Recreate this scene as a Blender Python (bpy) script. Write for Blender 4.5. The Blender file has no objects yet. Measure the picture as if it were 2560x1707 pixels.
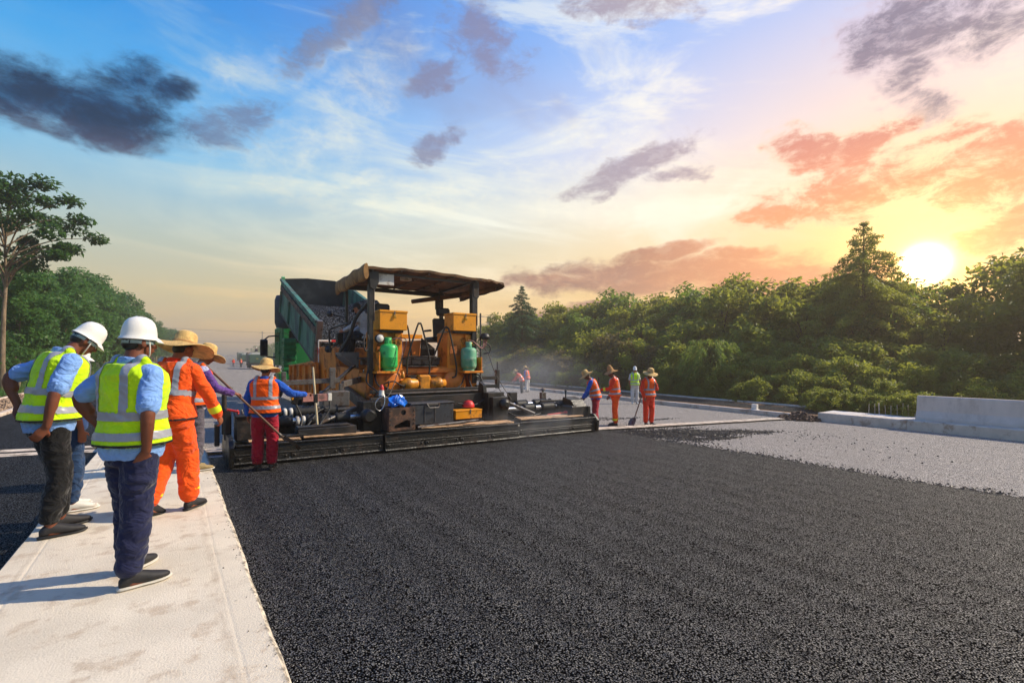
import bpy, bmesh, math, random
import numpy as np
from mathutils import Vector, Matrix, Quaternion

# ------------------------------------------------------------------ camera, sky, sun, exposure
SC = bpy.context.scene
COL = SC.collection
YAW = math.radians(35.264)          # the camera looks this far to the right of the road direction (+Y)
cam_d = bpy.data.cameras.new("camera"); cam = bpy.data.objects.new("camera", cam_d); COL.objects.link(cam)
cam_d.sensor_width = 36.0; cam_d.lens = 16.875; cam_d.shift_y = 0.0182
cam_d.clip_start = 0.05; cam_d.clip_end = 5000
cam.location = (0, 0, 1.46); cam.rotation_euler = (math.radians(90), 0, -YAW)
SC.camera = cam
SC.view_settings.view_transform = 'Standard'; SC.view_settings.look = 'None'
SC.view_settings.gamma = 1.0; SC.view_settings.exposure = 0.28
SC.view_settings.use_curve_mapping = False
SC.cycles.use_denoising = True
SC.cycles.max_bounces = 6; SC.cycles.diffuse_bounces = 3; SC.cycles.glossy_bounces = 3
SC.cycles.transmission_bounces = 4; SC.cycles.volume_bounces = 0; SC.cycles.transparent_max_bounces = 8
SC.cycles.sample_clamp_indirect = 6.0
SC.cycles.use_adaptive_sampling = True; SC.cycles.adaptive_threshold = 0.02
SC.cycles.volume_step_rate = 3.0; SC.cycles.volume_max_steps = 96
SC.cycles.caustics_reflective = False; SC.cycles.caustics_refractive = False

SUN_AZ = math.radians(35.264 + 75)   # clockwise from +Y
SUN_EL = math.radians(37)
sun_vec = Vector((math.sin(SUN_AZ)*math.cos(SUN_EL), math.cos(SUN_AZ)*math.cos(SUN_EL), math.sin(SUN_EL)))
sun_d = bpy.data.lights.new("sun", 'SUN'); sun_d.energy = 5.0; sun_d.angle = math.radians(0.6); sun_d.color = (1.0, 0.87, 0.68)
sun = bpy.data.objects.new("sun", sun_d); COL.objects.link(sun)
sun.rotation_euler = (-sun_vec).to_track_quat('-Z', 'Y').to_euler()

def lin(r, g, b):
    f = lambda c: (c/255)/12.92 if c/255 <= 0.04045 else (((c/255)+0.055)/1.055)**2.4
    return (f(r), f(g), f(b))

class X:                                # tiny expression layer over math nodes
    def __init__(s, nt, sock): s.nt, s.s = nt, sock
    def _m(s, op, *a, clamp=False):
        n = s.nt.nodes.new('ShaderNodeMath'); n.operation = op; n.use_clamp = clamp
        for i, v in enumerate((s,)+a):
            if isinstance(v, X): s.nt.links.new(v.s, n.inputs[i])
            else: n.inputs[i].default_value = v
        return X(s.nt, n.outputs[0])
    def __add__(s, o): return s._m('ADD', o)
    __radd__ = __add__
    def __sub__(s, o): return s._m('SUBTRACT', o)
    def __rsub__(s, o): return (s*-1.0)+o
    def __mul__(s, o): return s._m('MULTIPLY', o)
    __rmul__ = __mul__
    def __truediv__(s, o): return s._m('DIVIDE', o)
    def pow(s, o): return s._m('POWER', o)
    def max(s, o): return s._m('MAXIMUM', o)
    def min(s, o): return s._m('MINIMUM', o)
    def abs(s): return s._m('ABSOLUTE')
    def fn(s, op, *a): return s._m(op, *a)
    def smooth(s, a, b, kind='SMOOTHSTEP'):
        n = s.nt.nodes.new('ShaderNodeMapRange'); n.interpolation_type = kind
        inv = a > b
        n.inputs['From Min'].default_value = min(a, b); n.inputs['From Max'].default_value = max(a, b)
        n.inputs['To Min'].default_value = 1.0 if inv else 0.0; n.inputs['To Max'].default_value = 0.0 if inv else 1.0
        s.nt.links.new(s.s, n.inputs['Value']); return X(s.nt, n.outputs[0])
def mixc(nt, f, a, b, mode='MIX'):
    n = nt.nodes.new('ShaderNodeMix'); n.data_type = 'RGBA'; n.blend_type = mode; n.clamp_factor = True
    ins = [n.inputs[0], n.inputs[6], n.inputs[7]]
    for sock, v in zip(ins, (f, a, b)):
        if isinstance(v, X): nt.links.new(v.s, sock)
        elif hasattr(v, 'is_linked'): nt.links.new(v, sock)
        elif isinstance(v, (int, float)): sock.default_value = v
        else: sock.default_value = (*v, 1)
    return n.outputs[2]
def ramp(nt, x, stops):
    n = nt.nodes.new('ShaderNodeValToRGB'); cr = n.color_ramp
    while len(cr.elements) < len(stops): cr.elements.new(0.5)
    for e, (p, c) in zip(cr.elements, stops): e.position = p; e.color = (*c, 1)
    nt.links.new(x.s, n.inputs[0]); return n.outputs[0]

def build_world():
    w = bpy.data.worlds.new("World"); SC.world = w; w.use_nodes = True
    nt = w.node_tree; nt.nodes.clear()
    out = nt.nodes.new('ShaderNodeOutputWorld'); bg = nt.nodes.new('ShaderNodeBackground')
    nt.links.new(bg.outputs[0], out.inputs[0])
    tc = nt.nodes.new('ShaderNodeTexCoord'); D = tc.outputs['Generated']
    sp = nt.nodes.new('ShaderNodeSeparateXYZ'); nt.links.new(D, sp.inputs[0])
    dx, dy, dz = (X(nt, sp.outputs[i]) for i in range(3))
    deg = 180/math.pi
    el = dz.fn('ARCSINE')*deg
    # rotate so that azimuth 0 lies in the middle of the view; compass angle in degrees
    cs, sn = math.cos(YAW), math.sin(YAW)
    az = (dx*cs - dy*sn).fn('ARCTAN2', dx*sn + dy*cs)*deg
    def vec(a, b, c=None):
        n = nt.nodes.new('ShaderNodeCombineXYZ')
        for i, v in enumerate((a, b, c)):
            if v is not None:
                if isinstance(v, X): nt.links.new(v.s, n.inputs[i])
                else: n.inputs[i].default_value = v
        return n.outputs[0]
    def noise(v, scale, detail=6, rough=.55, dist=0., off=0):
        n = nt.nodes.new('ShaderNodeTexNoise'); n.inputs['Scale'].default_value = scale
        n.inputs['Detail'].default_value = detail; n.inputs['Roughness'].default_value = rough; n.inputs['Distortion'].default_value = dist
        m = nt.nodes.new('ShaderNodeVectorMath'); m.operation = 'ADD'; nt.links.new(v, m.inputs[0]); m.inputs[1].default_value = (off, off*.7, off*1.3)
        nt.links.new(m.outputs[0], n.inputs['Vector']); return n
    SA, SE = 40.7, 8.6                      # where the photograph's sun stands in the sky
    # cloud layer coordinates: plane at constant height, so clouds shrink toward the horizon
    hz = dz.max(0.0) + 0.10
    P = vec((dx*cs - dy*sn)/hz, (dx*sn + dy*cs)/hz, 0.0)
    daz = ((az - SA)*(math.pi/180)).fn('COSINE').fn('ARCCOSINE')*deg
    t = daz.smooth(86, 4)
    e01 = el.smooth(-2, 60, 'LINEAR')
    cold = ramp(nt, e01, [(0.0, lin(176,160,150)), (.07, lin(200,178,146)), (.14, lin(203,190,150)), (.22, lin(180,192,180)), (.34, lin(116,184,224)),
                          (.46, lin(46,156,226)), (.58, lin(0,128,214)), (.8, lin(0,104,204)), (1.0, lin(0,84,180))])
    warm = ramp(nt, e01, [(0.0, lin(236,150,80)), (.07, lin(250,176,86)), (.16, lin(255,212,136)), (.27, lin(255,236,196)), (.4, lin(226,224,240)),
                          (.55, lin(160,192,246)), (.72, lin(100,166,244)), (1.0, lin(60,130,220))])
    base = mixc(nt, t, cold, warm)
    sky = nt.nodes.new('ShaderNodeTexSky'); sky.sky_type = 'NISHITA'; sky.sun_disc = False
    sky.sun_elevation = SUN_EL; sky.sun_rotation = SUN_AZ; sky.air_density = 1.0; sky.dust_density = 2.0
    nis = mixc(nt, 1.0, sky.outputs[0], (.085,.085,.085), 'MULTIPLY')
    base = mixc(nt, .08, base, nis)
    # thin bright veils
    n1 = X(nt, noise(P, .55, 6, .6, .6, 3.0).outputs[0])
    str_ = vec(az*.035, el*.16 + az*.012, 1.7)
    n2 = X(nt, noise(str_, 1.0, 6, .62, .8, 11.0).outputs[0])
    veil = (n1.smooth(.45, .64)*.65 + n2.smooth(.46, .66)*.8).min(1.0)
    fade = el.smooth(60, 34)*.55 + .3
    leftcut = az.smooth(-47, -16)*.85 + .15
    veilc = mixc(nt, t, mixc(nt, el.smooth(14, 30), lin(214,224,210), lin(150,184,204)), lin(255,250,236))
    veilc = mixc(nt, el.smooth(16, 3), veilc, mixc(nt, t, lin(236,196,128), lin(255,214,140)))
    base = mixc(nt, veil*fade*leftcut, base, veilc)
    # the sun's glow in the air behind the clouds
    sv = (math.radians(SA)+YAW, math.radians(SE))
    sd = (math.sin(sv[0])*math.cos(sv[1]), math.cos(sv[0])*math.cos(sv[1]), math.sin(sv[1]))
    ang = (dx*sd[0] + dy*sd[1] + dz*sd[2]).min(1.0).fn('ARCCOSINE')*deg
    def gauss(s): return (ang*ang*(-1.0/(s*s))).fn('EXPONENT')
    def add(c, f, col): return mixc(nt, 1.0, c, mixc(nt, f, (0,0,0), col), 'ADD')
    base = mixc(nt, gauss(21.0)*.62, base, (1.0,.52,.16))
    base = add(base, gauss(9.0), (.55,.30,.05))
    # heavier clouds: some stand where the photograph shows them, the rest of the sky has its own scatter
    nv = noise(vec(az*.045, el*.08, .3), 2.4, 4, .6, 0, 21.0)
    ws = nt.nodes.new('ShaderNodeSeparateColor'); nt.links.new(nv.outputs['Color'], ws.inputs[0])
    wa, we = X(nt, ws.outputs[0]) - .5, X(nt, ws.outputs[1]) - .5
    A2, E2 = az + wa*6.0, el + we*4.5
    fb = X(nt, noise(vec(az*.06, el*.11, 2.2), 4.2, 8, .68, .3, 5.0).outputs[0])
    fbw = (fb - .5)*2.8
    def at(px, py):                        # direction in degrees of a place seen in the photograph
        a = math.atan((px-1280)/1200); return math.degrees(a), math.degrees(math.atan((900-py)/1200*math.cos(a)))
    fb2 = X(nt, noise(vec(az*.06, el*.13, 7.2), 9.0, 5, .65, .4, 9.0).outputs[0]).smooth(.34, .62)
    AE = vec(A2, E2, 0.0)
    def group(bl, soft=1.0, k=1.0, tex=.45):          # nearest ellipse of a group, its edge frayed by noise
        r = None
        for b_ in bl:
            px, py, wpx, hpx = b_[:4]; rot = b_[4] if len(b_) > 4 else 0
            a0, e0 = at(px, py); a1, _ = at(px+wpx, py); _, e1 = at(px, py-hpx)
            n = nt.nodes.new('ShaderNodeMapping'); n.vector_type = 'TEXTURE'; nt.links.new(AE, n.inputs[0])
            n.inputs['Location'].default_value = (a0, e0, 0); n.inputs['Rotation'].default_value = (0, 0, math.radians(rot)); n.inputs['Scale'].default_value = (abs(a1-a0), abs(e1-e0), 1)
            d = nt.nodes.new('ShaderNodeVectorMath'); d.operation = 'DOT_PRODUCT'; nt.links.new(n.outputs[0], d.inputs[0]); nt.links.new(n.outputs[0], d.inputs[1])
            q = X(nt, d.outputs['Value']); r = q if r is None else r.min(q)
        return (r.min(4.0) + fbw*k).smooth(1.5, 1.5-soft*1.55)*(fb2*tex + (1.12-tex)).min(1.0)
    cream = group([(1010,490,430,60), (760,395,200,90,25), (900,230,180,110,35), (640,180,120,60,20), (1450,470,260,110), (1750,505,330,50), (1500,320,170,60), (1950,455,300,90), (820,120,160,60,40)], 2.4, 1.5)
    base = mixc(nt, cream*.85, base, mixc(nt, t, mixc(nt, el.smooth(10, 20), lin(240,216,160), lin(236,232,204)), lin(255,250,232)))
    left = group([(200,255,300,95), (40,235,180,85), (350,225,130,85,25), (230,320,190,52), (440,235,70,50,40)], .95, .9, .12)
    mid = group([(590,305,130,56,28), (800,100,130,46,38), (910,25,130,50,25), (1090,370,80,36,35), (1080,205,90,36,20), (1205,105,110,80,-20), (1560,12,200,44,-8), (1580,415,170,36,16), (1700,432,80,22)], 1.0, 1.75, .3)
    dark = group([(2280,70,260,95,-4), (2500,60,170,100), (2250,200,110,95,-60), (2290,270,120,56,-40), (2150,110,100,80)], 1.1, 1.6, .3)
    pink = group([(2120,480,330,80,7), (2470,430,240,120,20), (1960,530,170,40,8), (2020,375,120,60,-25), (2160,370,130,36,14), (2520,590,170,80,20), (2400,330,110,30)], 1.0, 1.75, .25)
    band = group([(1620,690,410,46,1), (1950,700,340,42), (1380,705,160,24), (1650,635,130,22,6), (1850,635,115,18), (1560,770,230,16,2), (1420,785,130,10)], .85, .85, .25)
    n3 = X(nt, noise(P, .9, 5, .6, .3, 40.0).outputs[0])
    scat = n3.smooth(.58, .76)*(1 - (az.abs().smooth(62, 46)))*el.smooth(6, 16)
    tiny = n3.smooth(.62, .80)*el.smooth(10, 20)*az.abs().smooth(62, 46)*.5
    core = (left + (fb-.5)*.6).smooth(.05, .75)
    inn = fb.smooth(.35, .68)
    base = mixc(nt, left*.97, base, mixc(nt, core, lin(72,124,170), mixc(nt, (el + wa*6.0).smooth(17.5, 20.5), lin(70,70,96), mixc(nt, inn, lin(0,36,70), lin(10,64,108)))))
    base = mixc(nt, mid*.75, base, mixc(nt, t, lin(92,112,146), lin(150,126,146)))
    base = mixc(nt, (scat.max(tiny))*.8, base, mixc(nt, t, lin(80,104,140), lin(172,140,150)))
    base = mixc(nt, dark*.86, base, mixc(nt, (dark + (fb-.5)).smooth(.2, 1.0), lin(200,170,184), lin(100,92,120)))
    base = mixc(nt, band*.88, base, mixc(nt, az.smooth(6, 30), mixc(nt, inn, lin(138,98,94), lin(176,124,104)), lin(228,146,100)))
    base = mixc(nt, pink*.88, base, mixc(nt, (pink + (fb-.5)).smooth(.2, 1.0), lin(250,204,164), mixc(nt, el.smooth(22, 14), lin(206,120,104), lin(246,146,96))))
    base = add(base, gauss(4.2), (1.3,.60,.14))
    base = add(base, gauss(1.05), (26.0,19.0,10.0))
    below = el.smooth(-1.0, -6.0)
    base = mixc(nt, below, base, lin(120,112,104))
    ten = mixc(nt, 1.0, base, (10,10,10), 'MULTIPLY')
    nt.links.new(ten, bg.inputs[0]); bg.inputs[1].default_value = 0.1
build_world()
SC.world.cycles.sampling_method = 'MANUAL'; SC.world.cycles.sample_map_resolution = 256
# ------------------------------------------------------------------ helpers: materials, meshes, things
def mat(name, rgb, rough=.6, metal=0., var=.18, vs=5., bump=0., bs=60., dirt=None, dirt_amt=.5, ds=3., spec=.5, coat=0., stretch=None, sheen=0., emit=None):
    m = bpy.data.materials.new(name); m.use_nodes = True; nt = m.node_tree
    b = nt.nodes['Principled BSDF']
    b.inputs['Roughness'].default_value = rough; b.inputs['Metallic'].default_value = metal
    b.inputs['Specular IOR Level'].default_value = spec; b.inputs['Coat Weight'].default_value = coat
    if sheen: b.inputs['Sheen Weight'].default_value = sheen
    tc = nt.nodes.new('ShaderNodeTexCoord'); co = tc.outputs['Object']
    if stretch:
        mp = nt.nodes.new('ShaderNodeMapping'); mp.inputs['Scale'].default_value = stretch; nt.links.new(co, mp.inputs[0]); co = mp.outputs[0]
    c = lin(*rgb)
    def noise(s, d=5, r=.6):
        n = nt.nodes.new('ShaderNodeTexNoise'); n.inputs['Scale'].default_value = s; n.inputs['Detail'].default_value = d; n.inputs['Roughness'].default_value = r
        nt.links.new(co, n.inputs['Vector']); return X(nt, n.outputs[0])
    v = noise(vs).smooth(.3, .7)
    col = mixc(nt, v, tuple(x*(1-var) for x in c), tuple(min(1, x*(1+var)) for x in c))
    if dirt:
        d = noise(ds, 8, .68).smooth(.62-.35*dirt_amt, .74-.3*dirt_amt)
        col = mixc(nt, d*.85, col, lin(*dirt))
        r_ = d*(.85-rough) + rough; nt.links.new(r_.s, b.inputs['Roughness'])
    nt.links.new(col, b.inputs['Base Color'])
    if bump:
        bn = nt.nodes.new('ShaderNodeBump'); bn.inputs['Strength'].default_value = min(1, bump); bn.inputs['Distance'].default_value = .02
        nt.links.new(noise(bs, 6).s, bn.inputs['Height']); nt.links.new(bn.outputs[0], b.inputs['Normal'])
    return m

def catmull(pts, n=8):
    P = [Vector(p) for p in pts]; P = [P[0]*2-P[1]] + P + [P[-1]*2-P[-2]]; out = []
    for i in range(1, len(P)-2):
        a, b, c, d = P[i-1:i+3]
        for k in range(n):
            t = k/n
            out.append(.5*((2*b)+(c-a)*t+(2*a-5*b+4*c-d)*t*t+(3*b-a-3*c+d)*t**3))
    out.append(P[-2]); return out

class MB:
    def __init__(s): s.v, s.f, s.sm = [], [], []
    def add(s, vs, fs, smooth=False):
        o = len(s.v); s.v += [tuple(v) for v in vs]; s.f += [tuple(i+o for i in f) for f in fs]; s.sm += [smooth]*len(fs); return s
    def box(s, c, d, rot=None, bev=.008):
        c = Vector(c); h = [x/2 for x in d]; bev = min(bev, min(h)*.6)
        vs, idx = [], {}
        for sx in (-1, 1):
            for sy in (-1, 1):
                for sz in (-1, 1):
                    for ax in range(3):
                        p = [sx*(h[0]-bev), sy*(h[1]-bev), sz*(h[2]-bev)]
                        p[ax] = (sx, sy, sz)[ax]*h[ax]
                        idx[(sx, sy, sz, ax)] = len(vs); vs.append(Vector(p))
        fs = []
        for ax in range(3):
            o = [a for a in range(3) if a != ax]
            for sg in (-1, 1):
                q = []
                for a, b in ((-1,-1),(1,-1),(1,1),(-1,1)):
                    k = [0,0,0]; k[ax] = sg; k[o[0]] = a; k[o[1]] = b; q.append(idx[(*k, ax)])
                fs.append(q)
            for a in (-1, 1):
                for b in (-1, 1):
                    k1 = [0,0,0]; k1[o[0]] = a; k1[o[1]] = b; k2 = list(k1); k1[ax] = -1; k2[ax] = 1
                    fs.append([idx[(*k1, o[0])], idx[(*k2, o[0])], idx[(*k2, o[1])], idx[(*k1, o[1])]])
        for sx in (-1,1):
            for sy in (-1,1):
                for sz in (-1,1): fs.append([idx[(sx,sy,sz,a)] for a in range(3)])
        R = rot if rot is not None else Matrix.Identity(3)
        if isinstance(R, (tuple, list)): R = Matrix.Rotation(R[2], 3, 'Z') @ Matrix.Rotation(R[1], 3, 'Y') @ Matrix.Rotation(R[0], 3, 'X')
        return s.add([R @ v + c for v in vs], fs)
    def bar(s, a, b, w, h, up=(0,0,1), bev=.006):
        a, b = Vector(a), Vector(b); y = (b-a); L = y.length; y.normalize(); u = Vector(up)
        if abs(y.dot(u)) > .98: u = Vector((1,0,0))
        x = y.cross(u).normalized(); z = x.cross(y)
        return s.box((a+b)/2, (w, L, h), Matrix((x, y, z)).transposed(), bev)
    def tube(s, pts, r, n=10, cap=True, curve=0):
        P = catmull(pts, curve) if curve else [Vector(p) for p in pts]
        if not hasattr(r, '__len__'): r = [r]*len(P)
        elif len(r) != len(P): r = list(np.interp(np.linspace(0, 1, len(P)), np.linspace(0, 1, len(r)), r))
        t0 = (P[1]-P[0]).normalized(); u = Vector((0,0,1)) if abs(t0.z) < .9 else Vector((1,0,0))
        u = (u - t0*u.dot(t0)).normalized(); vs, fs = [], []
        for i, p in enumerate(P):
            t = (P[min(i+1, len(P)-1)] - P[max(i-1, 0)]).normalized()
            u = (u - t*u.dot(t)).normalized(); w = t.cross(u)
            for k in range(n):
                a = 2*math.pi*k/n; vs.append(p + (u*math.cos(a)+w*math.sin(a))*r[i])
        for i in range(len(P)-1):
            for k in range(n): fs.append((i*n+k, i*n+(k+1)%n, (i+1)*n+(k+1)%n, (i+1)*n+k))
        s.add(vs, fs, True)
        if cap:
            m = len(P)-1
            s.add([vs[k] for k in range(n)], [tuple(reversed(range(n)))]); s.add([vs[m*n+k] for k in range(n)], [tuple(range(n))])
        return s
    def lathe(s, prof, c=(0,0,0), axis=(0,0,1), n=20, smooth=True, sx=1., sy=1.):
        c = Vector(c); q = Vector((0,0,1)).rotation_difference(Vector(axis).normalized()); vs, fs = [], []
        for r, z in prof:
            for k in range(n):
                a = 2*math.pi*k/n; vs.append(c + q @ Vector((r*math.cos(a)*sx, r*math.sin(a)*sy, z)))
        for i in range(len(prof)-1):
            for k in range(n): fs.append((i*n+k, i*n+(k+1)%n, (i+1)*n+(k+1)%n, (i+1)*n+k))
        s.add(vs, fs, smooth)
        m = len(prof)-1
        if prof[0][0] > 1e-4: s.add(vs[:n], [tuple(reversed(range(n)))])
        if prof[m][0] > 1e-4: s.add(vs[m*n:], [tuple(range(n))])
        return s
    def prism(s, poly, a, b, plane='yz'):      # polygon in a plane, extruded along the third axis from a to b
        def p3(p, t): return {'yz': (t, p[0], p[1]), 'xz': (p[0], t, p[1]), 'xy': (p[0], p[1], t)}[plane]
        n = len(poly); vs = [p3(p, a) for p in poly] + [p3(p, b) for p in poly]
        return s.add(vs, [tuple(range(n)), tuple(reversed(range(n, 2*n)))] + [(k, k+n, (k+1)%n+n, (k+1)%n) for k in range(n)])
    def sheet(s, rows, smooth=True):
        n = len(rows[0]); vs = [p for r in rows for p in r]
        return s.add(vs, [(i*n+k, i*n+k+1, (i+1)*n+k+1, (i+1)*n+k) for i in range(len(rows)-1) for k in range(n-1)], smooth)

ORIG = {}
def fix_normals(me):
    bm = bmesh.new(); bm.from_mesh(me); bmesh.ops.recalc_face_normals(bm, faces=bm.faces); bm.to_mesh(me); bm.free()
def obj(name, mb, material, parent=None, fix=True):
    o0 = Vector((0,0,0)); r = parent
    while r is not None:
        if r.name in ORIG: o0 = ORIG[r.name]
        r = r.parent
    me = bpy.data.meshes.new(name); me.from_pydata([tuple(Vector(v)-o0) for v in mb.v], [], mb.f)
    me.polygons.foreach_set('use_smooth', mb.sm)
    if fix: fix_normals(me)
    me.update(); me.materials.append(material)
    o = bpy.data.objects.new(name, me); COL.objects.link(o)
    if parent is not None: o.parent = parent
    return o
def raw(name, me, parent=None):
    o = bpy.data.objects.new(name, me); COL.objects.link(o)
    if parent is not None: o.parent = parent
    return o
def tag(o, label=None, cat=None, group=None, kind=None):
    if label: o['label'] = label
    if cat: o['category'] = cat
    if group: o['group'] = group
    if kind: o['kind'] = kind
    return o
def thing(name, label, cat, loc=(0,0,0), group=None, rz=0.):
    o = bpy.data.objects.new(name, None); COL.objects.link(o); o.location = loc; o.rotation_euler = (0,0,rz); o.empty_display_size = .2
    ORIG[o.name] = Vector(loc) if rz == 0 else Vector((0,0,0))
    return tag(o, label, cat, group)
def dup(root, loc, rz=0., scale=1., label=None, group=None):
    r = root.copy(); COL.objects.link(r); r.location = loc; r.rotation_euler = (0,0,rz)
    r.scale = (scale,)*3 if not hasattr(scale, '__len__') else scale
    if label: r['label'] = label
    if group: r['group'] = group
    for ch in root.children:
        c = ch.copy(); COL.objects.link(c); c.parent = r
        for g in ch.children:
            d = g.copy(); COL.objects.link(d); d.parent = c
    return r
def part(name, material, parent, fn):
    mb = MB(); fn(mb); return obj(name, mb, material, parent)

def rise(y): return 0 if y < 40 else (5.5e-5*(y-40)**2 if y < 330 else 5.5e-5*290**2 + .012*(y-330))
def zg(x):
    if x > .44: return -.12 - .025*(min(x, 17.4)-.44)
    if x < -1.0: return -.12 - .02*(-1.0-max(x, -5))
    return 0.
def G(x, y): return zg(x) + rise(y)
# ------------------------------------------------------------------ the setting
R = random.Random(7)
def asphalt(name, dark, light, rough, cell, glint, patch, spec=.5, bumpd=.008):
    m = bpy.data.materials.new(name); m.use_nodes = True; nt = m.node_tree; b = nt.nodes['Principled BSDF']
    tc = nt.nodes.new('ShaderNodeTexCoord'); co = tc.outputs['Object']
    def vor(s):
        n = nt.nodes.new('ShaderNodeTexVoronoi'); n.inputs['Scale'].default_value = s; nt.links.new(co, n.inputs['Vector']); return n
    def noise(s, d=4, r=.6, dist=0):
        n = nt.nodes.new('ShaderNodeTexNoise'); n.inputs['Scale'].default_value = s; n.inputs['Detail'].default_value = d; n.inputs['Roughness'].default_value = r
        n.inputs['Distortion'].default_value = dist; nt.links.new(co, n.inputs['Vector']); return X(nt, n.outputs[0])
    v1, v2 = vor(cell), vor(cell*.43)
    sc = nt.nodes.new('ShaderNodeSeparateColor'); nt.links.new(v1.outputs['Color'], sc.inputs[0]); rnd = X(nt, sc.outputs[0])
    big = (noise(.55, 5, .65, .4).smooth(.35, .7) + noise(2.6, 4, .6, .6).smooth(.5, .72)*.6).min(1.0)
    col = mixc(nt, rnd.pow(3.5), dark, light)
    col = mixc(nt, X(nt, v1.outputs['Distance']).smooth(.34, .6), col, tuple(x*.3 for x in dark))
    col = mixc(nt, big*patch, col, tuple(x*.45 for x in dark))
    nt.links.new(col, b.inputs['Base Color'])
    gap = X(nt, v1.outputs['Distance']).smooth(.30, .58)
    mpS = nt.nodes.new('ShaderNodeMapping'); mpS.inputs['Scale'].default_value = (2.2, .12, 1); nt.links.new(co, mpS.inputs[0])
    nS = nt.nodes.new('ShaderNodeTexNoise'); nS.inputs['Scale'].default_value = 1.0; nS.inputs['Detail'].default_value = 5; nt.links.new(mpS.outputs[0], nS.inputs['Vector'])
    rr = gap*.35 + rough + big*.10 + X(nt, sc.outputs[1])*.25 + (X(nt, nS.outputs[0])-.5)*.45; nt.links.new(rr.s, b.inputs['Roughness'])
    sl_ = (1-gap)*(spec*(.4+0))+(1-gap)*X(nt, sc.outputs[2])*(spec*1.6); nt.links.new(sl_.s, b.inputs['Specular IOR Level'])
    ge = nt.nodes.new('ShaderNodeNewGeometry')
    def vm(op, a, c):
        n = nt.nodes.new('ShaderNodeVectorMath'); n.operation = op
        for i, v in enumerate((a, c)):
            if v is None: continue
            if hasattr(v, 'is_linked'): nt.links.new(v, n.inputs[i])
            else: n.inputs[i].default_value = v
        return n.outputs[0]
    tilt = vm('MULTIPLY', vm('SUBTRACT', v1.outputs['Color'], (.5,.5,.5)), (glint, glint, glint*.4))
    nrm = vm('NORMALIZE', vm('ADD', ge.outputs['Normal'], tilt), None)
    bn = nt.nodes.new('ShaderNodeBump'); bn.inputs['Strength'].default_value = .9; bn.inputs['Distance'].default_value = bumpd
    hgt = (1 - X(nt, v1.outputs['Distance']))*.7 + (1 - X(nt, v2.outputs['Distance']))*.25
    nt.links.new(hgt.s, bn.inputs['Height']); nt.links.new(nrm, bn.inputs['Normal']); nt.links.new(bn.outputs[0], b.inputs['Normal'])
    return m
M_fresh = asphalt('fresh_asphalt', (.010,.010,.011), (.155,.152,.155), .22, 98, 1.25, .35, 1.1, .015)
M_base = asphalt('base_course_asphalt', (.40,.36,.325), (.66,.60,.55), .42, 70, .7, .12, .5, .006)  # pale dusty base course, colour lightened further to stand in for sun glare
M_old = asphalt('older_asphalt', (.020,.021,.024), (.070,.071,.075), .46, 85, .55, .3, .45, .004)
def strip_concrete():
    m = mat('strip_concrete', (210,198,178), .88, var=.10, vs=1.3, bump=.35, bs=90, dirt=(186,168,146), dirt_amt=.3, ds=4.5, spec=.2)
    nt = m.node_tree; b = nt.nodes['Principled BSDF']; col = b.inputs['Base Color'].links[0].from_socket
    tc = nt.nodes.new('ShaderNodeTexCoord'); sp = nt.nodes.new('ShaderNodeSeparateXYZ'); nt.links.new(tc.outputs['Object'], sp.inputs[0])
    def nz(s, stretch, d=7, r=.66):
        mp = nt.nodes.new('ShaderNodeMapping'); mp.inputs['Scale'].default_value = stretch; nt.links.new(tc.outputs['Object'], mp.inputs[0])
        n = nt.nodes.new('ShaderNodeTexNoise'); n.inputs['Scale'].default_value = s; n.inputs['Detail'].default_value = d; n.inputs['Roughness'].default_value = r; nt.links.new(mp.outputs[0], n.inputs['Vector']); return X(nt, n.outputs[0])
    x = X(nt, sp.outputs[0]); n1 = nz(3.0, (1, 1, 1)); n2 = nz(14, (1.6, .35, 1)); n3 = nz(60, (1, 1, 1), 3)
    band = ((x-.23).abs()*-1 + .045 + (n1-.5)*.10).smooth(0, .05) + ((x+.86).abs()*-1 + .03 + (n1-.5)*.06).smooth(0, .04)     # soil left along the trowel lines
    col = mixc(nt, band.min(1.0)*n2.smooth(.38, .6)*.35, col, lin(150,128,104))
    col = mixc(nt, n2.smooth(.60, .74)*.18, col, lin(150,128,100))                      # brushed clay smears
    col = mixc(nt, n3.smooth(.70, .76)*.5, col, lin(120,110,100))                        # pits
    col = mixc(nt, n1.smooth(.5, .75)*.22, col, lin(220,210,192))
    tarm = ((x-.44).abs()*-1 + .035 + (nz(5.0, (1, 1, 1))-.5)*.16).smooth(0, .03)*nz(26, (1, .6, 1)).smooth(.42, .6)
    col = mixc(nt, tarm*.75, col, lin(52,48,46))                                          # bitumen rubbed onto the edge
    spk = nz(34, (1, 1, 1), 2).smooth(.73, .77)*nz(1.2, (1, 1, 1)).smooth(.42, .62)
    col = mixc(nt, spk*.7, col, lin(70,62,56))                                            # trodden-in asphalt crumbs
    cr = (nz(1.7, (1, 1, 1), 9, .7)-.5).abs().smooth(.006, .0)*nz(.8, (1, 1, 1)).smooth(.52, .62)
    col = mixc(nt, cr*.45, col, lin(128,116,102))                                         # hair cracks
    nt.links.new(col, b.inputs['Base Color']); return m
M_conc = strip_concrete()
M_kerb = mat('kerb_concrete', (204,188,172), .88, var=.12, vs=2.5, bump=.3, bs=70, dirt=(160,134,114), dirt_amt=.3, ds=2.6, spec=.25)
M_joint = mat('sandy_joint_concrete', (206,190,172), .9, var=.15, vs=4, bump=.5, bs=60, dirt=(120,104,90), dirt_amt=.45, ds=5, spec=.2)
M_soil = mat('dry_soil', (128,100,78), .95, var=.3, vs=4, bump=1.0, bs=24, dirt=(86,66,50), dirt_amt=.5, ds=6, spec=.15)
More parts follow.
